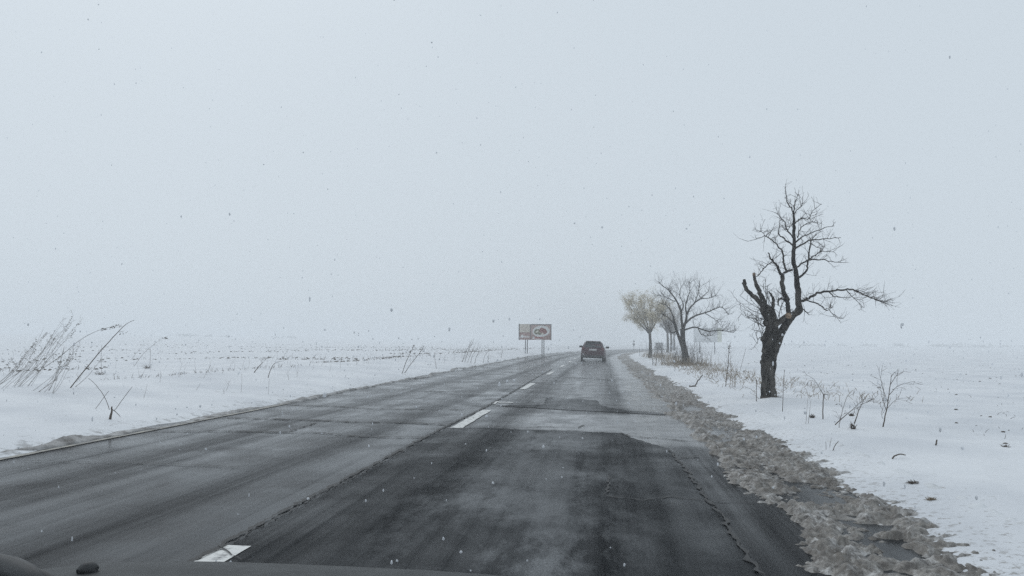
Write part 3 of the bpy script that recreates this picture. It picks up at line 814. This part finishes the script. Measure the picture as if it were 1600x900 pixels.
# ------------------------------------------------------------------ billboards
M_STEEL = simple('grey_steel_post', (.10, .10, .105), (.15, .15, .15), 6, .6)
M_CREAM = simple('cream_print', (.68, .64, .55), (.62, .58, .5), 2, .7)
M_MAUVE = simple('mauve_brown_print', (.33, .20, .18), (.39, .26, .23), 3, .7)
M_WHITE = simple('white_print', (.8, .8, .78), (.74, .74, .72), 2, .7)
M_GREEN = simple('olive_print', (.11, .12, .05), (.16, .15, .07), 6, .7)
M_MEAT = simple('red_brown_print', (.29, .08, .065), (.2, .07, .06), 5, .7)
M_REDP = simple('red_print', (.42, .09, .085), (.36, .09, .085), 4, .7)
M_PINK = simple('dusty_pink_print', (.48, .36, .33), (.42, .31, .28), 2, .7)
D = 84.0; px = D / F
def board_frame(cxp, botp, D, wpx, hpx):
    c0 = at_d(cxp, botp, D); q = D / F
    b_ = empty('billboard', (c0.x, c0.y, H(c0.x, c0.y)))
    b_.rotation_euler = (0, 0, YAW)
    return b_, wpx * q, hpx * q, c0.z - b_.location.z
bb, W_, H_, zb = board_frame(836, 531, D, 50, 24.5)
tag(bb, 'food advertising billboard on twin steel posts left of the road', 'billboard')
m = MB(); m.box((0, .06, zb + H_ / 2), (W_ / 2, .05, H_ / 2)); m.build('panel', M_PINK, bb)
def prt(u0, u1, v0, v1, mat, name='printed_area', lay=1):
    m = MB(); y = -.002 - .004 * lay
    m.box(((u0 + u1 - 1) / 2 * W_, y, zb + (v0 + v1) / 2 * H_), ((u1 - u0) / 2 * W_, .003, (v1 - v0) / 2 * H_)); return m.build(name, mat, bb)
def ell(u, v, ru, rv, mat, lay, name='printed_shape', a0=0, n=28, rot=0.0):
    m = MB(); y = -.002 - .004 * lay; pts = []
    for k in range(n):
        a = 2 * math.pi * k / n; x = math.cos(a) * ru * W_; z = math.sin(a) * rv * H_
        pts.append(((u - .5) * W_ + x * math.cos(rot) - z * math.sin(rot), y, zb + v * H_ + x * math.sin(rot) + z * math.cos(rot)))
    m.loft([[Vector(p) for p in pts], [Vector(p) + Vector((0, .004, 0)) for p in pts]]); return m.build(name, mat, bb)
prt(.02, .33, .48, .985, M_CREAM); prt(.02, .36, .02, .47, M_MAUVE); prt(.38, .985, .02, .30, M_MAUVE)
prt(.38, .985, .30, .96, M_PINK)
ell(.69, .55, .27, .36, M_WHITE, 2, 'plate_picture', rot=.1)
ell(.56, .52, .10, .16, M_GREEN, 3, rot=.5); ell(.565, .53, .055, .07, M_CREAM, 4, rot=.5)
ell(.75, .56, .125, .18, M_MEAT, 3, rot=-.35); ell(.71, .68, .06, .10, M_MEAT, 4); ell(.73, .40, .035, .07, M_CREAM, 5, rot=.6); ell(.64, .38, .06, .06, M_GREEN, 4)
prt(.48, .74, .10, .16, M_REDP, lay=3); prt(.50, .70, .03, .07, M_WHITE, lay=3); prt(.42, .48, .05, .2, M_WHITE, lay=3)
for i in range(5): prt(.05, .30 - .03 * (i % 2), .55 + i * .08, .57 + i * .08, M_PINK, 'printed_line', 2)
ell(.10, .22, .045, .11, M_WHITE, 2, rot=.3)
for i in range(4): prt(.16 + i * .045, .19 + i * .045, .14, .26 - .03 * (i % 2), M_WHITE, 'printed_letter', 2)
for u in (-.5, .5):
    m = MB(); m.box((u * W_, .05, zb + H_ / 2), (.045, .075, H_ / 2 + .04)); m.build('frame_post', M_STEEL, bb)
m = MB(); m.box((-.145 * W_, -.005, zb + H_ / 2), (.03, .02, H_ / 2)); m.build('frame_divider', M_STEEL, bb)
m = MB(); m.box((.18 * W_, .0, zb + H_ - .03), (.30 * W_, .03, .04)); m.build('frame_rail', M_STEEL, bb)
for u in (-.30, -.24, .22, .28):
    m = MB(); m.tube([(u * W_, .1, -.3), (u * W_, .1, zb + .1)], .05, 8); m.build('post', M_STEEL, bb)

bb, W_, H_, zb = board_frame(1106, 534.5, 104, 44, 22)
tag(bb, 'pale blank billboard half lost in haze behind the bare tree on the right', 'billboard')
M_PALE = simple('haze_pale_board', (.66, .67, .68), (.72, .73, .73), 1.2, .7)  # both panel colours lifted to the haze tone: haze painted in
M_OLIVEP = simple('hazed_yellow_board', (.70, .71, .62), (.66, .67, .58), 1.2, .7)
m = MB(); m.box((-.08 * W_, .05, zb + H_ / 2), (.42 * W_, .05, H_ / 2)); m.build('panel', M_PALE, bb)
m = MB(); m.box((.42 * W_, .05, zb + H_ / 2), (.078 * W_, .047, H_ / 2 - .01)); m.build('panel', M_OLIVEP, bb)
m = MB(); m.box((0, .12, zb + H_ * .97), (.5 * W_, .03, .05)); m.build('frame_rail', M_STEEL, bb)
m = MB(); m.box((-.1 * W_, .12, zb + .02), (.4 * W_, .03, .04)); m.build('frame_rail', M_STEEL, bb)
for u in (-.28, .25):
    m = MB(); m.tube([(u * W_, .13, -.3), (u * W_, .13, zb + .1)], .06, 8); m.build('post', M_STEEL, bb)

# roadside sign and hut by the bend
D = 165.0; c0 = at_d(990.5, 545, D); z0 = H(c0.x, c0.y)
sg = empty('road_sign', (c0.x, c0.y, z0)); sg.rotation_euler = (0, 0, YAW); tag(sg, 'small double road sign on a pole at the far side of the bend', 'road sign')
M_SIGN = simple('grey_sign_back', (.10, .105, .11), (.13, .135, .14), 4, .5)
m = MB(); m.tube([(0, .05, -.4), (0, .05, 2.05)], .05, 8); m.build('pole', M_SIGN, sg)
for z, s_ in ((1.75, .30), (1.12, .25)):
    m = MB(); m.tube([(0, -.02, z), (0, .0, z)], [s_, s_], 3 if z > 1.5 else 16); m.build('sign_plate', M_SIGN, sg)
D = 150.0; c0 = at_d(1030, 546, D); z0 = H(c0.x, c0.y)
ht = empty('roadside_shelter', (c0.x, c0.y, z0)); ht.rotation_euler = (0, 0, YAW - .3); tag(ht, 'small grey box shaped shelter beside the bend between tree trunks', 'shelter')
M_HUT = simple('grey_weathered_boards', (.17, .175, .18), (.22, .225, .23), 2, .8)
for i in range(4):
    m = MB(); m.box((0, -.5 - .008 * (i % 2), .18 + i * .36), (.68, .03, .172)); m.build('board', M_HUT, ht)
for sx in (-1, 1):
    m = MB(); m.box((sx * .66, 0, .72), (.03, .47, .72)); m.build('side_wall', M_HUT, ht)
m = MB(); m.box((0, 0, 1.5), (.78, .62, .05)); m.build('roof', M_SIGN, ht)

# ------------------------------------------------------------------ weeds, saplings, branches on the snow
def plant(name, label, cat, pix, strokes, mat=M_WEED, heads=(), twigs=0, tl=.12, group=None, jit=.004, spread=.12, sd=0, tufts=()):
    """strokes: lists of photo points (r0,r1 in metres); all stand at the depth of the foot"""
    random.seed(1000 + sd + int(pix[0] * 3 + pix[1]))
    base = ground(*pix); D = depth(base); t = empty(name, base); tag(t, label, cat, group)
    tw = MB()
    for i, (pts, r0, r1) in enumerate(strokes):
        mb = MB(); dz = random.uniform(-spread, spread) if i else 0
        P, Rr = limb(mb, D, pts, r0, r1, dz, 5, 3, .05, jit)
        kid(mb, 'stem', mat, t)
        for _ in range(twigs):
            k = random.randint(len(P) // 3, len(P) - 1); d0 = (P[k] - P[k - 1]).normalized()
            ax = Vector((random.gauss(0, 1), random.gauss(0, 1), random.gauss(0, 1))).normalized()
            twig(tw, P[k], d0 * .9 + ax * .8, random.uniform(.5, 1.2) * tl, max(r1 * .8, .002), 1, up=.08, kids=(1, 2))
    if twigs: kid(tw, 'twigs', mat, t)['kind'] = 'stuff'
    for (hx, hy, dx, dy, k) in heads:          # seed head: cluster of small husks along a line
        hb = MB()
        for j in range(k):
            u = random.random(); p = at_d(hx + dx * u + random.uniform(-2.2, 2.2), hy + dy * u + random.uniform(-2.2, 2.2), D + random.uniform(-.05, .05))
            s = random.uniform(.004, .011) * D / 14
            hb.blob(p, (s * 1.4, s, s * .8), j, 5, 4)
        kid(hb, 'seed_head', mat, t)['kind'] = 'stuff'
    for (hx, hy, rx, rz) in tufts:
        hb = MB(); c0 = at_d(hx, hy, D); q = D / F
        for j in range(60):
            a = random.uniform(0, 6.28); e = random.uniform(.05, 1.0); L = random.uniform(.5, 1.1)
            d0 = Vector((math.cos(a) * rx * q * L * (1.1 - e * .6), math.sin(a) * rx * q * .8 * L, rz * 2 * q * e * L))
            b0 = c0 - Vector((0, 0, rz * q)) + Vector((random.uniform(-.5, .5) * rx * q, random.uniform(-.5, .5) * rx * q, 0))
            hb.tube([b0, b0 + d0 * .55 + Vector((0, 0, rz * q * .25)), b0 + d0], [.004, .003, .0015], 3, False)
        kid(hb, 'tuft', mat, t)['kind'] = 'stuff'
    return t
gr = 'weeds on the right verge'
plant('sapling', 'small bare branching sapling standing alone in the right snow', 'sapling', (1380, 667),
      [([(1380, 667), (1383, 650), (1388, 625), (1391, 600), (1393, 586)], .011, .004), ([(1387, 628), (1380, 608), (1377, 595), (1374, 585)], .006, .002),
       ([(1391, 602), (1400, 588), (1412, 580)], .005, .002), ([(1389, 618), (1402, 604), (1418, 598), (1430, 596)], .005, .002), ([(1384, 640), (1378, 620), (1376, 606)], .004, .002),
       ([(1385, 640), (1398, 626), (1410, 622)], .004, .002), ([(1380, 655), (1377, 645), (1382, 632)], .003, .002)], twigs=4, tl=.16)
plant('weed_stalk', 'single tall thin weed stalk just right of the gnarled tree', 'weed', (1223, 643), [([(1223, 643), (1223.5, 620), (1224, 600), (1226, 578)], .007, .003)], twigs=4, tl=.07, group=gr)
plant('weed_stalk', 'short upright dry stalk just left of the gnarled trunk', 'weed', (1182, 627), [([(1182, 627), (1182, 610), (1181.5, 592)], .009, .006)], twigs=1, tl=.06, group=gr)
plant('weed_stalk', 'pair of thin pale stalks between gnarled tree and forked weed', 'weed', (1260, 662), [([(1259, 662), (1261, 640), (1262, 622)], .004, .002), ([(1263, 661), (1265, 640), (1267, 626)], .004, .002)], mat=M_REED, group=gr)
plant('weed_stalk', 'forked weed stalk with thin tips bent left', 'weed', (1286, 655), [([(1286, 655), (1286, 635), (1287, 617)], .010, .008), ([(1287, 617), (1280, 605), (1272, 593), (1261, 586)], .006, .002), ([(1275, 598), (1266, 594), (1260, 601)], .003, .002), ([(1287, 617), (1290, 616), (1293, 616)], .006, .005)], twigs=2, tl=.09, group=gr)
plant('grass_tuft', 'small dark tuft at the foot of the forked weed', 'grass tuft', (1269, 653), [([(1269, 653), (1269, 648)], .006, .003)], tufts=[(1269, 649, 6, 4)], group=gr)
plant('weed_bush', 'leaning dry bush with a dark tuft at its foot', 'weed', (1334, 670), [([(1305, 664), (1316, 653), (1330, 642), (1345, 628)], .009, .003), ([(1311, 668), (1314, 650), (1323, 620)], .005, .003), ([(1335, 662), (1342, 642), (1350, 624)], .010, .003), ([(1345, 632), (1356, 628), (1365, 626)], .004, .002)], twigs=6, tl=.15, tufts=[(1333, 664, 6, 6), (1330, 647, 5, 3)], group=gr)
plant('weed_stalk', 'three short stubs low in front, beside the slush', 'weed', (1301, 704), [([(1301, 704), (1305, 696), (1310, 689)], .006, .004), ([(1291, 702), (1290, 690)], .003, .002), ([(1296, 699), (1299, 684)], .003, .002)], group=gr)
plant('weed_stalk', 'short broken stub in the snow right of the sapling', 'weed', (1462, 696), [([(1462, 696), (1464, 687)], .011, .009)], group=gr)
plant('fallen_branch', 'short bent stick lying on the snow right of the slush', 'branch', (1394, 717), [([(1394, 717), (1398, 712), (1406, 710), (1415, 711)], .010, .006)])
plant('fallen_branch', 'forked dark branch lying on the snow at the edge of the slush', 'branch', (1086, 604), [([(1078, 605), (1084, 604), (1093, 606), (1102, 607.5)], .028, .012), ([(1085, 604), (1090, 596), (1098, 586)], .022, .016), ([(1092, 605), (1096, 609), (1098, 613)], .012, .006), ([(1078, 605), (1078.5, 602)], .022, .012)], jit=.015)
plant('grass_tuft', 'small dark tuft poking through snow near the slush on the right', 'grass tuft', (1428, 755), [([(1428, 755), (1429, 750)], .003, .002)], tufts=[(1428, 753, 11, 3)], group=gr)
plant('grass_tuft', 'pale straw tuft in the right foreground snow', 'grass tuft', (1455, 781), [([(1455, 781), (1456, 777)], .003, .002)], mat=M_STRAW, tufts=[(1455, 779, 9, 3)], group=gr)
plant('grass_tuft', 'little dark tuft near the right picture edge', 'grass tuft', (1572, 699), [([(1572, 699), (1573, 695)], .003, .002)], tufts=[(1572, 697, 7, 3)], group=gr)
plant('weed_stalk', 'tall thin weed with seeds left of the straw clump', 'weed', (1134, 604), [([(1134, 604), (1137, 575), (1139, 550), (1141, 536)], .012, .005)], twigs=7, tl=.25, heads=[(1139, 552, 2, -14, 12)], group=gr)
plant('straw_clump', 'upright straw coloured weed clump between the two bare trees', 'weed', (1146, 605), [([(1141, 602), (1142, 580), (1141, 566)], .01, .005), ([(1144, 604), (1144, 585), (1143, 570)], .01, .005), ([(1147, 605), (1147, 588), (1145, 574)], .01, .005), ([(1149, 606), (1149, 592), (1150, 578)], .008, .004)], mat=M_STRAW, twigs=4, tl=.2, group=gr)
plant('weed_stalk', 'slanting thin pale stalk behind the straw clump', 'weed', (1155, 585), [([(1155, 585), (1160, 565), (1166, 543)], .011, .007)], mat=M_REED, group=gr)
plant('weed_stalk', 'thin stalk beside the trunk of the slender budding tree', 'weed', (1020, 571), [([(1020, 571), (1019.5, 558)], .02, .012), ([(1024, 572), (1026, 560)], .015, .01)], twigs=2, tl=.3, group=gr)

gl = 'weeds on the left verge'
plant('stick_cluster', 'short stake with crossed thin sticks on the left snow bank', 'sticks', (172, 655),
      [([(172, 655), (174, 645), (175, 635)], .022, .010), ([(171, 640), (162, 618), (150, 602), (138, 591)], .005, .003), ([(178, 642), (192, 624), (207, 604)], .005, .003), ([(176, 640), (188, 651)], .006, .004), ([(149, 639), (160, 624), (170, 611)], .004, .003)], group=gl)
plant('weed_stalk', 'arching reed with a dark drooping seed head on the left', 'weed', (70, 580), [([(52, 585), (90, 560), (120, 535), (145, 520), (168, 512), (190, 508)], .011, .005)], heads=[(156, 516, 36, -9, 46)], group=gl)
plant('weed_stalk', 'long straight slanting reed whose tip passes the drooping seed head', 'weed', (110, 606), [([(110, 606), (135, 575), (160, 545), (185, 518), (198, 506), (210, 500)], .012, .004)], heads=[(186, 522, 14, -2, 8)], twigs=3, tl=.12, group=gl)
plant('weed_stalk', 'faint slanting reed close beside the straight reed', 'weed', (118, 604), [([(118, 604), (140, 585), (158, 560)], .006, .003)], mat=M_REED, twigs=3, tl=.2, group=gl)
plant('dry_mound', 'small dark earth mound with a thin upright stalk on the left bank', 'mound', (159, 585), [([(159, 583), (158, 560), (159, 539)], .006, .004)], tufts=[(157, 582, 9, 4)], group=gl, mat=M_WEED)
plant('dry_mound', 'tuft covered mound with stalk, farther along the left bank crest', 'mound', (232, 576), [([(234, 574), (235, 558), (235, 545)], .008, .006)], tufts=[(231, 572, 8, 4)], group=gl)
plant('weed_stalk', 'bent weed with forked seed head over the left field', 'weed', (215, 572), [([(208, 575), (222, 555), (238, 540), (252, 530), (262, 526)], .009, .004)], heads=[(248, 531, 14, -4, 16)], mat=M_WEED, twigs=2, tl=.3, group=gl)
plant('weed_stalk', 'thin curved weed leaning right beside the second mound', 'weed', (205, 562), [([(205, 562), (216, 548), (225, 538)], .008, .004)], twigs=2, tl=.2, group=gl)
plant('weed_stalk', 'short leaning dry stalk on the crest of the left bank', 'weed', (397, 582), [([(397, 582), (404, 573), (411, 566)], .016, .007)], twigs=3, tl=.2, group=gl)
plant('weed_stalk', 'curved dry stalk right of the short leaning one on the crest', 'weed', (419, 590), [([(419, 590), (423, 577), (429, 568), (437, 565)], .012, .006)], twigs=2, tl=.2, group=gl)
plant('weed_stalk', 'very thin upright stalk low on the left bank slope', 'weed', (419, 616), [([(419, 616), (420, 603), (421, 592)], .003, .002)], group=gl)
plant('weed_stalk', 'pair of tall slanting reeds by the dirty patch at the road edge', 'weed', (629, 584), [([(628, 584), (636, 562), (647, 540)], .013, .007), ([(632, 583), (644, 566), (657, 550), (662, 540)], .013, .007)], heads=[(640, 552, 8, -12, 12), (655, 548, 7, -8, 8)], group=gl)
plant('weed_stalk', 'single faint stalk midway between the reed pair and reed clump', 'weed', (681, 576), [([(682, 576), (680, 564), (679, 552)], .012, .007)], mat=M_REED, group=gl)
plant('reed_clump', 'clump of dry reeds by the road left of the billboard', 'reeds', (735, 567),
      [([(722, 566), (728, 550), (738, 530)], .02, .008), ([(726, 566), (732, 548), (741, 529)], .02, .008), ([(730, 568), (736, 552), (742, 540)], .018, .008), ([(735, 568), (738, 556), (746, 545)], .018, .008), ([(742, 568), (744, 558), (750, 548)], .018, .008), ([(755, 567), (757, 557), (764, 548)], .015, .008), ([(762, 565), (764, 552)], .015, .008), ([(713, 574), (720, 566), (727, 558)], .012, .008)], mat=M_REED, twigs=4, tl=.5, spread=.6, group=gl)
plant('weed_stalk', 'last thin weed before the billboard posts', 'weed', (783, 560), [([(783, 560), (784, 552), (786, 545)], .018, .01)], mat=M_REED, twigs=2, tl=.5, group=gl)
for i, (bx, by, tx, ty, lab) in enumerate(((2, 583, 60, 548, 'low spread of faded reeds at the left picture edge'), (0, 608, 95, 512, 'tall faded plumed reeds leaning in from the left picture edge'), (28, 604, 118, 495, 'tallest plumed reed bundle leaning right on the far left'), (62, 612, 128, 545, 'shorter faded reeds below the arching reed on the left'))):
    random.seed(70 + i); strokes = []; hd = []
    for k in range(10):
        ox, oy = random.uniform(-14, 22), random.uniform(-5, 8); ex, ey = random.uniform(-40, 8), random.uniform(-6, 34)
        x0, y0, x1, y1 = bx + ox, by + oy, tx + ex, ty + ey
        strokes.append(([(x0, y0), (x0 * .6 + x1 * .4, y0 * .6 + y1 * .4 + 6), (x0 * .25 + x1 * .75, y0 * .25 + y1 * .75 + 3), (x1, y1)], .0042, .002))
        if k % 2 == 0: hd.append((x1 - 12, y1 + 17, 12, -17, 12))
    plant('reed_bundle', lab, 'reeds', (max(bx, 10), by), strokes, mat=M_REED, heads=hd, twigs=3, tl=.16, spread=.5, group=gl, sd=i)

# ------------------------------------------------------------------ uncountable dry stuff
def scatter(name, label, cat, fn, mat):
    mb = MB(); fn(mb); o = mb.build(name, mat); tag(o, label, cat, kind='stuff'); return o
def blade(mb, x, y, L, r, lean=.4):
    z = H(x, y); d = Vector((random.uniform(-lean, lean), random.uniform(-lean, lean), 1)).normalized() * L
    p = Vector((x, y, z - .02)); q = Vector((random.uniform(-.5, .5), random.uniform(-.5, .5), random.uniform(-.3, 0))) * L
    mb.tube([p, p + d * .6 + q * .3, p + d + q], [r, r * .8, r * .35], 3, False)
def dry_grass(mb):
    random.seed(5)
    for _ in range(1700):                                      # around the foot of the second tree and towards the first
        s = random.uniform(18, 52); t = 6.9 + random.gauss(0.6, .9) + (s < 30) * random.uniform(-.4, 1.2)
        if t < 5.9 or (s < 24 and random.random() < .55): continue
        blade(mb, t, s, random.uniform(.06, .30) * (1.5 if random.random() < .1 else 1), .0042 + .00012 * s, 1.1)
    c0 = tB.location
    for _ in range(700):
        a = random.uniform(0, 6.28); r = abs(random.gauss(0, 1.0)); blade(mb, c0.x + math.cos(a) * r, c0.y - .3 + math.sin(a) * r, random.uniform(.15, .5) * (1.4 if r < .6 else .8), .006, .8)
    for _ in range(700):
        s = random.uniform(45, 80); t = random.gauss(7.4, .9)
        if t < 6: continue
        x, y = road_xy(s, t); blade(mb, float(x), float(y), random.uniform(.15, .8), .009, .5)
scatter('dry_grass', 'tangle of dry brown grass around the trees on the right verge', 'grass', dry_grass, M_STRAW)
def brush(mb):
    random.seed(6); c0 = tB.location
    for _ in range(46):
        x = c0.x + random.gauss(.1, .75); y = c0.y + random.uniform(-.8, 1.5); z = H(x, y)
        twig(mb, Vector((x, y, z - .03)), Vector((random.uniform(-.25, .25), random.uniform(-.2, .2), 1)), random.uniform(.6, 1.5), .014, 2, .2, kids=(1, 3))
    for _ in range(40):
        s = random.uniform(60, 120); t = random.gauss(8.2, 1.0); x, y = road_xy(s, t); x = float(x); y = float(y)
        twig(mb, Vector((x, y, H(x, y) - .03)), Vector((random.uniform(-.25, .25), random.uniform(-.2, .2), 1)), random.uniform(.6, 1.5), .02, 2, .2, kids=(1, 3))
def verge_weeds(mb):
    random.seed(16)
    for _ in range(170):
        s_ = random.uniform(14, 78); t_ = random.uniform(-13, -6.2) if random.random() < .8 else random.uniform(-25, -12)
        x, y = road_xy(s_, t_); x = float(x); y = float(y); L = random.uniform(.12, .5)
        p = Vector((x, y, H(x, y) - .02)); d = Vector((random.uniform(-.1, .7), random.uniform(-.4, .4), 1)).normalized()
        twig(mb, p, d, L, .003 + s_ * .00008, 1, .25, kids=(0, 2))
scatter('verge_weeds', 'sparse thin weeds poking through snow on the left verge', 'weeds', verge_weeds, M_WEED)
scatter('brushwood', 'bare brown brush sprouting around the wide crowned tree', 'brush', brush, M_TWIG)
def stubble(mb):
    random.seed(8)
    for _ in range(5200):
        u = random.random(); s = 14 + 150 * u ** 1.6; t = -10.2 - abs(random.gauss(0, 1)) * (4 + .32 * s)
        if vnoise(t * .13, s * .13) < -.15: continue
        x, y = road_xy(s, t); x = float(x); y = float(y); r = random.uniform(.02, .06) * (1 + s / 130)
        if random.random() < .55: mb.blob((x, y, H(x, y) + r * .1), (r * 1.5, r, r * .75), int(s * 31), 5, 4)
        else: blade(mb, x, y, random.uniform(.08, .26), .006 + s * .00012, .5)
    for _ in range(900):                                      # ragged grass along the crest of the bank
        s = 16 + 70 * random.random(); t = -9.9 + random.gauss(0, .35)
        if vnoise(s * .35, 40.5) < .0: continue
        blade(mb, t, s, random.uniform(.05, .2), .004 + s * .0001, .9)
    for _ in range(1300):                                      # right field
        s = random.uniform(7, 70); t = random.uniform(7, 12 + s * .9)
        if vnoise(t * .4 + 50, s * .4) < .0: continue
        r = random.uniform(.006, .024) * (1 + s / 60); x, y = t, s
        if random.random() < .5: mb.blob((x, y, H(x, y) + r * .1), (r * 1.5, r, r * .7), int(s * 31), 5, 4)
        else: blade(mb, x, y, random.uniform(.05, .16), .003 + s * .00012, .9)
scatter('field_stubble', 'scattered clods and stubble showing through the field snow', 'stubble', stubble, M_CLOD)
def far_wood(mb):
    random.seed(9)
    for (x0, x1, dd, hmin, hmax, dens) in ((1180, 1400, 470, .8, 2.0, 18), (1400, 1620, 440, 1.0, 2.6, 26), (270, 470, 470, .7, 1.4, 8)):
        for _ in range(dens):
            p = at_d(random.uniform(x0, x1), 536, dd * random.uniform(.92, 1.1)); z = H(p.x, p.y); h = random.uniform(hmin, hmax)
            for k in range(26):
                c0 = Vector((p.x + random.gauss(0, 2.2), p.y + random.gauss(0, 1.5), z + random.uniform(0, h))); s = random.uniform(.25, .6)
                a = Vector((random.gauss(0, 1), random.gauss(0, 1), random.gauss(0, 1))).normalized() * s; q = a.orthogonal().normalized() * s
                mb.quad(c0 - a, c0 + q, c0 + a, c0 - q)
scatter('far_hedge', 'faint far hedge line along the horizon', 'hedge', far_wood, M_FARTREE)

# ------------------------------------------------------------------ the car the picture is taken from: its front end
M_GREYCAR = simple('dusty_grey_car_paint', (.026, .029, .031), (.045, .049, .051), 14, .6)
M_GREYCAR.node_tree.nodes['Principled BSDF'].inputs['Specular IOR Level'].default_value = .22
own = empty('grey_car', (1.95, 0, 0)); tag(own, 'grey car front with bonnet, washer nozzle and wiper, lower left corner', 'car')
def brow(y, z, drop, hw):
    top = []; k = 14
    for i in range(k + 1):
        u = -1 + 2 * i / k; top.append((u * hw, y, z - drop * abs(u) ** 3.2))
    return top
secs = []
for (y, z, hw) in ((.80, 1.08, .70), (1.0, 1.064, .72), (1.2, 1.044, .74), (1.38, 1.026, .75), (1.5, 1.006, .75), (1.6, .965, .745), (1.70, .90, .73), (1.76, .84, .70)):
    t_ = brow(y, z, .06, hw); b_ = [(p[0], p[1], p[2] - .03) for p in t_][::-1]; secs.append(t_ + b_)
mb = MB(); mb.loft(secs); mb.build('bonnet', M_GREYCAR, own, True)
for sx in (-1, 1):
    m = MB(); m.loft([[(sx * .70, y, z), (sx * .88, y, z - .07), (sx * .90, y, .62), (sx * .88, y, .55), (sx * .72, y, .55)] for y, z in ((.80, .985), (1.3, .95), (1.62, .87), (1.8, .74))]); m.build('wing', M_GREYCAR, own)
    wv = MB(); wv.tube([(-.1, 0, 0), (-.095, 0, 0), (.095, 0, 0), (.1, 0, 0)], [.27, .315, .315, .27], 24)
    o = wv.build('wheel', M_TYRE, own); o.location = (sx * .78, 1.15, .315)
    rm = MB(); rm.tube([(sx * .09, 0, 0), (sx * .108, 0, 0)], [.20, .19], 16); rm.build('rim', M_RIM, o)
    m = MB(); m.loft([rr(.15, -.09, .09, 0, .06), rr(.14, -.08, .08, .08, .05)]); o = m.build('headlight', M_GLASS, own, True); o.location = (sx * .68, 1.74, .70)
m = MB(); m.loft([rr(.84, .25, .62, 1.62, .1), rr(.82, .25, .62, 1.85, .12), rr(.74, .3, .6, 1.95, .12)]); m.build('front_bumper', M_GREYCAR, own, True)
m = MB(); m.loft([rr(.55, .62, .80, 1.6, .05), rr(.55, .62, .80, 1.79, .05)]); m.build('grille', M_BLACK, own)
def on_bonnet(px_, py_):
    lo = None
    for k in range(200):
        d = .9 + k * .004; p = at_d(px_, py_, d)
        zz = np.interp(p.y, [.8, 1.0, 1.2, 1.38, 1.5, 1.6], [1.08, 1.064, 1.044, 1.026, 1.006, .965]) - .06 * min(1, abs((p.x - 1.95) / .75)) ** 3.2
        if p.z <= zz: return p
    return at_d(px_, py_, 1.4)
p = on_bonnet(137, 894) - Vector(own.location)
m = MB(); m.blob(p + Vector((0, 0, .004)), (.0155, .019, .015), 3, 16, 10); o = m.build('washer_nozzle', M_BLACK, own, True)
m = MB()
wp = [at_d(-60, 880, 1.16), at_d(-10, 884, 1.12), at_d(20, 890, 1.08), at_d(44, 900, 1.04), at_d(70, 925, 1.0)]
wp = [q - Vector(own.location) for q in wp]
m.tube(wp, [.018, .018, .017, .015, .012], 10); m.build('wiper_arm', M_BLACK, own, True)
m = MB(); m.tube([q + Vector((0, .035, -.012)) for q in wp], .008, 6); m.build('wiper_blade', M_BLACK, own, True)

# ------------------------------------------------------------------ falling snow
def flakes(mb):
    random.seed(12)
    for i in range(9000):
        y = 2.6 + 20 * random.random() ** 1.5; x = random.uniform(-13, 16); z = random.uniform(.05, 8.5)
        if z > 1.6 and random.random() < .84: continue
        r = random.uniform(.003, .0085) * (.6 + y * .07)
        if z > 1.6: r *= .75
        p = Vector((x, y, z)); q = Vector((random.gauss(0, 1), random.gauss(0, 1), random.gauss(0, 1))).normalized()
        mb.blob(p, (r * random.uniform(.7, 1.4), r, r * random.uniform(.8, 2.4)), i, 4, 3)
scatter('falling_snow', 'fine snowflakes falling through the air over the road', 'snow', flakes, M_FLAKE)

# ------------------------------------------------------------------ snowy air
m = bpy.data.materials.new('snow_haze'); m.use_nodes = True
n = m.node_tree; n.nodes.clear()
o_ = n.nodes.new('ShaderNodeOutputMaterial'); pv = n.nodes.new('ShaderNodeVolumePrincipled')
pv.inputs['Color'].default_value = (.97, .985, 1.0, 1); pv.inputs['Density'].default_value = .0037
pv.inputs['Anisotropy'].default_value = 0.0
n.links.new(pv.outputs[0], o_.inputs['Volume'])
mb = MB(); mb.box((0, 760, 3.75), (1620, 950, 5.75)); hz = mb.build('haze', m); tag(hz, kind='stuff')

plant('grass_tuft', 'dark grass tuft at the foot of the gnarled tree', 'grass tuft', (1212, 622), [([(1212, 622), (1213, 617)], .003, .002)], tufts=[(1212, 619, 12, 3), (1196, 621, 8, 3)], group=gr)
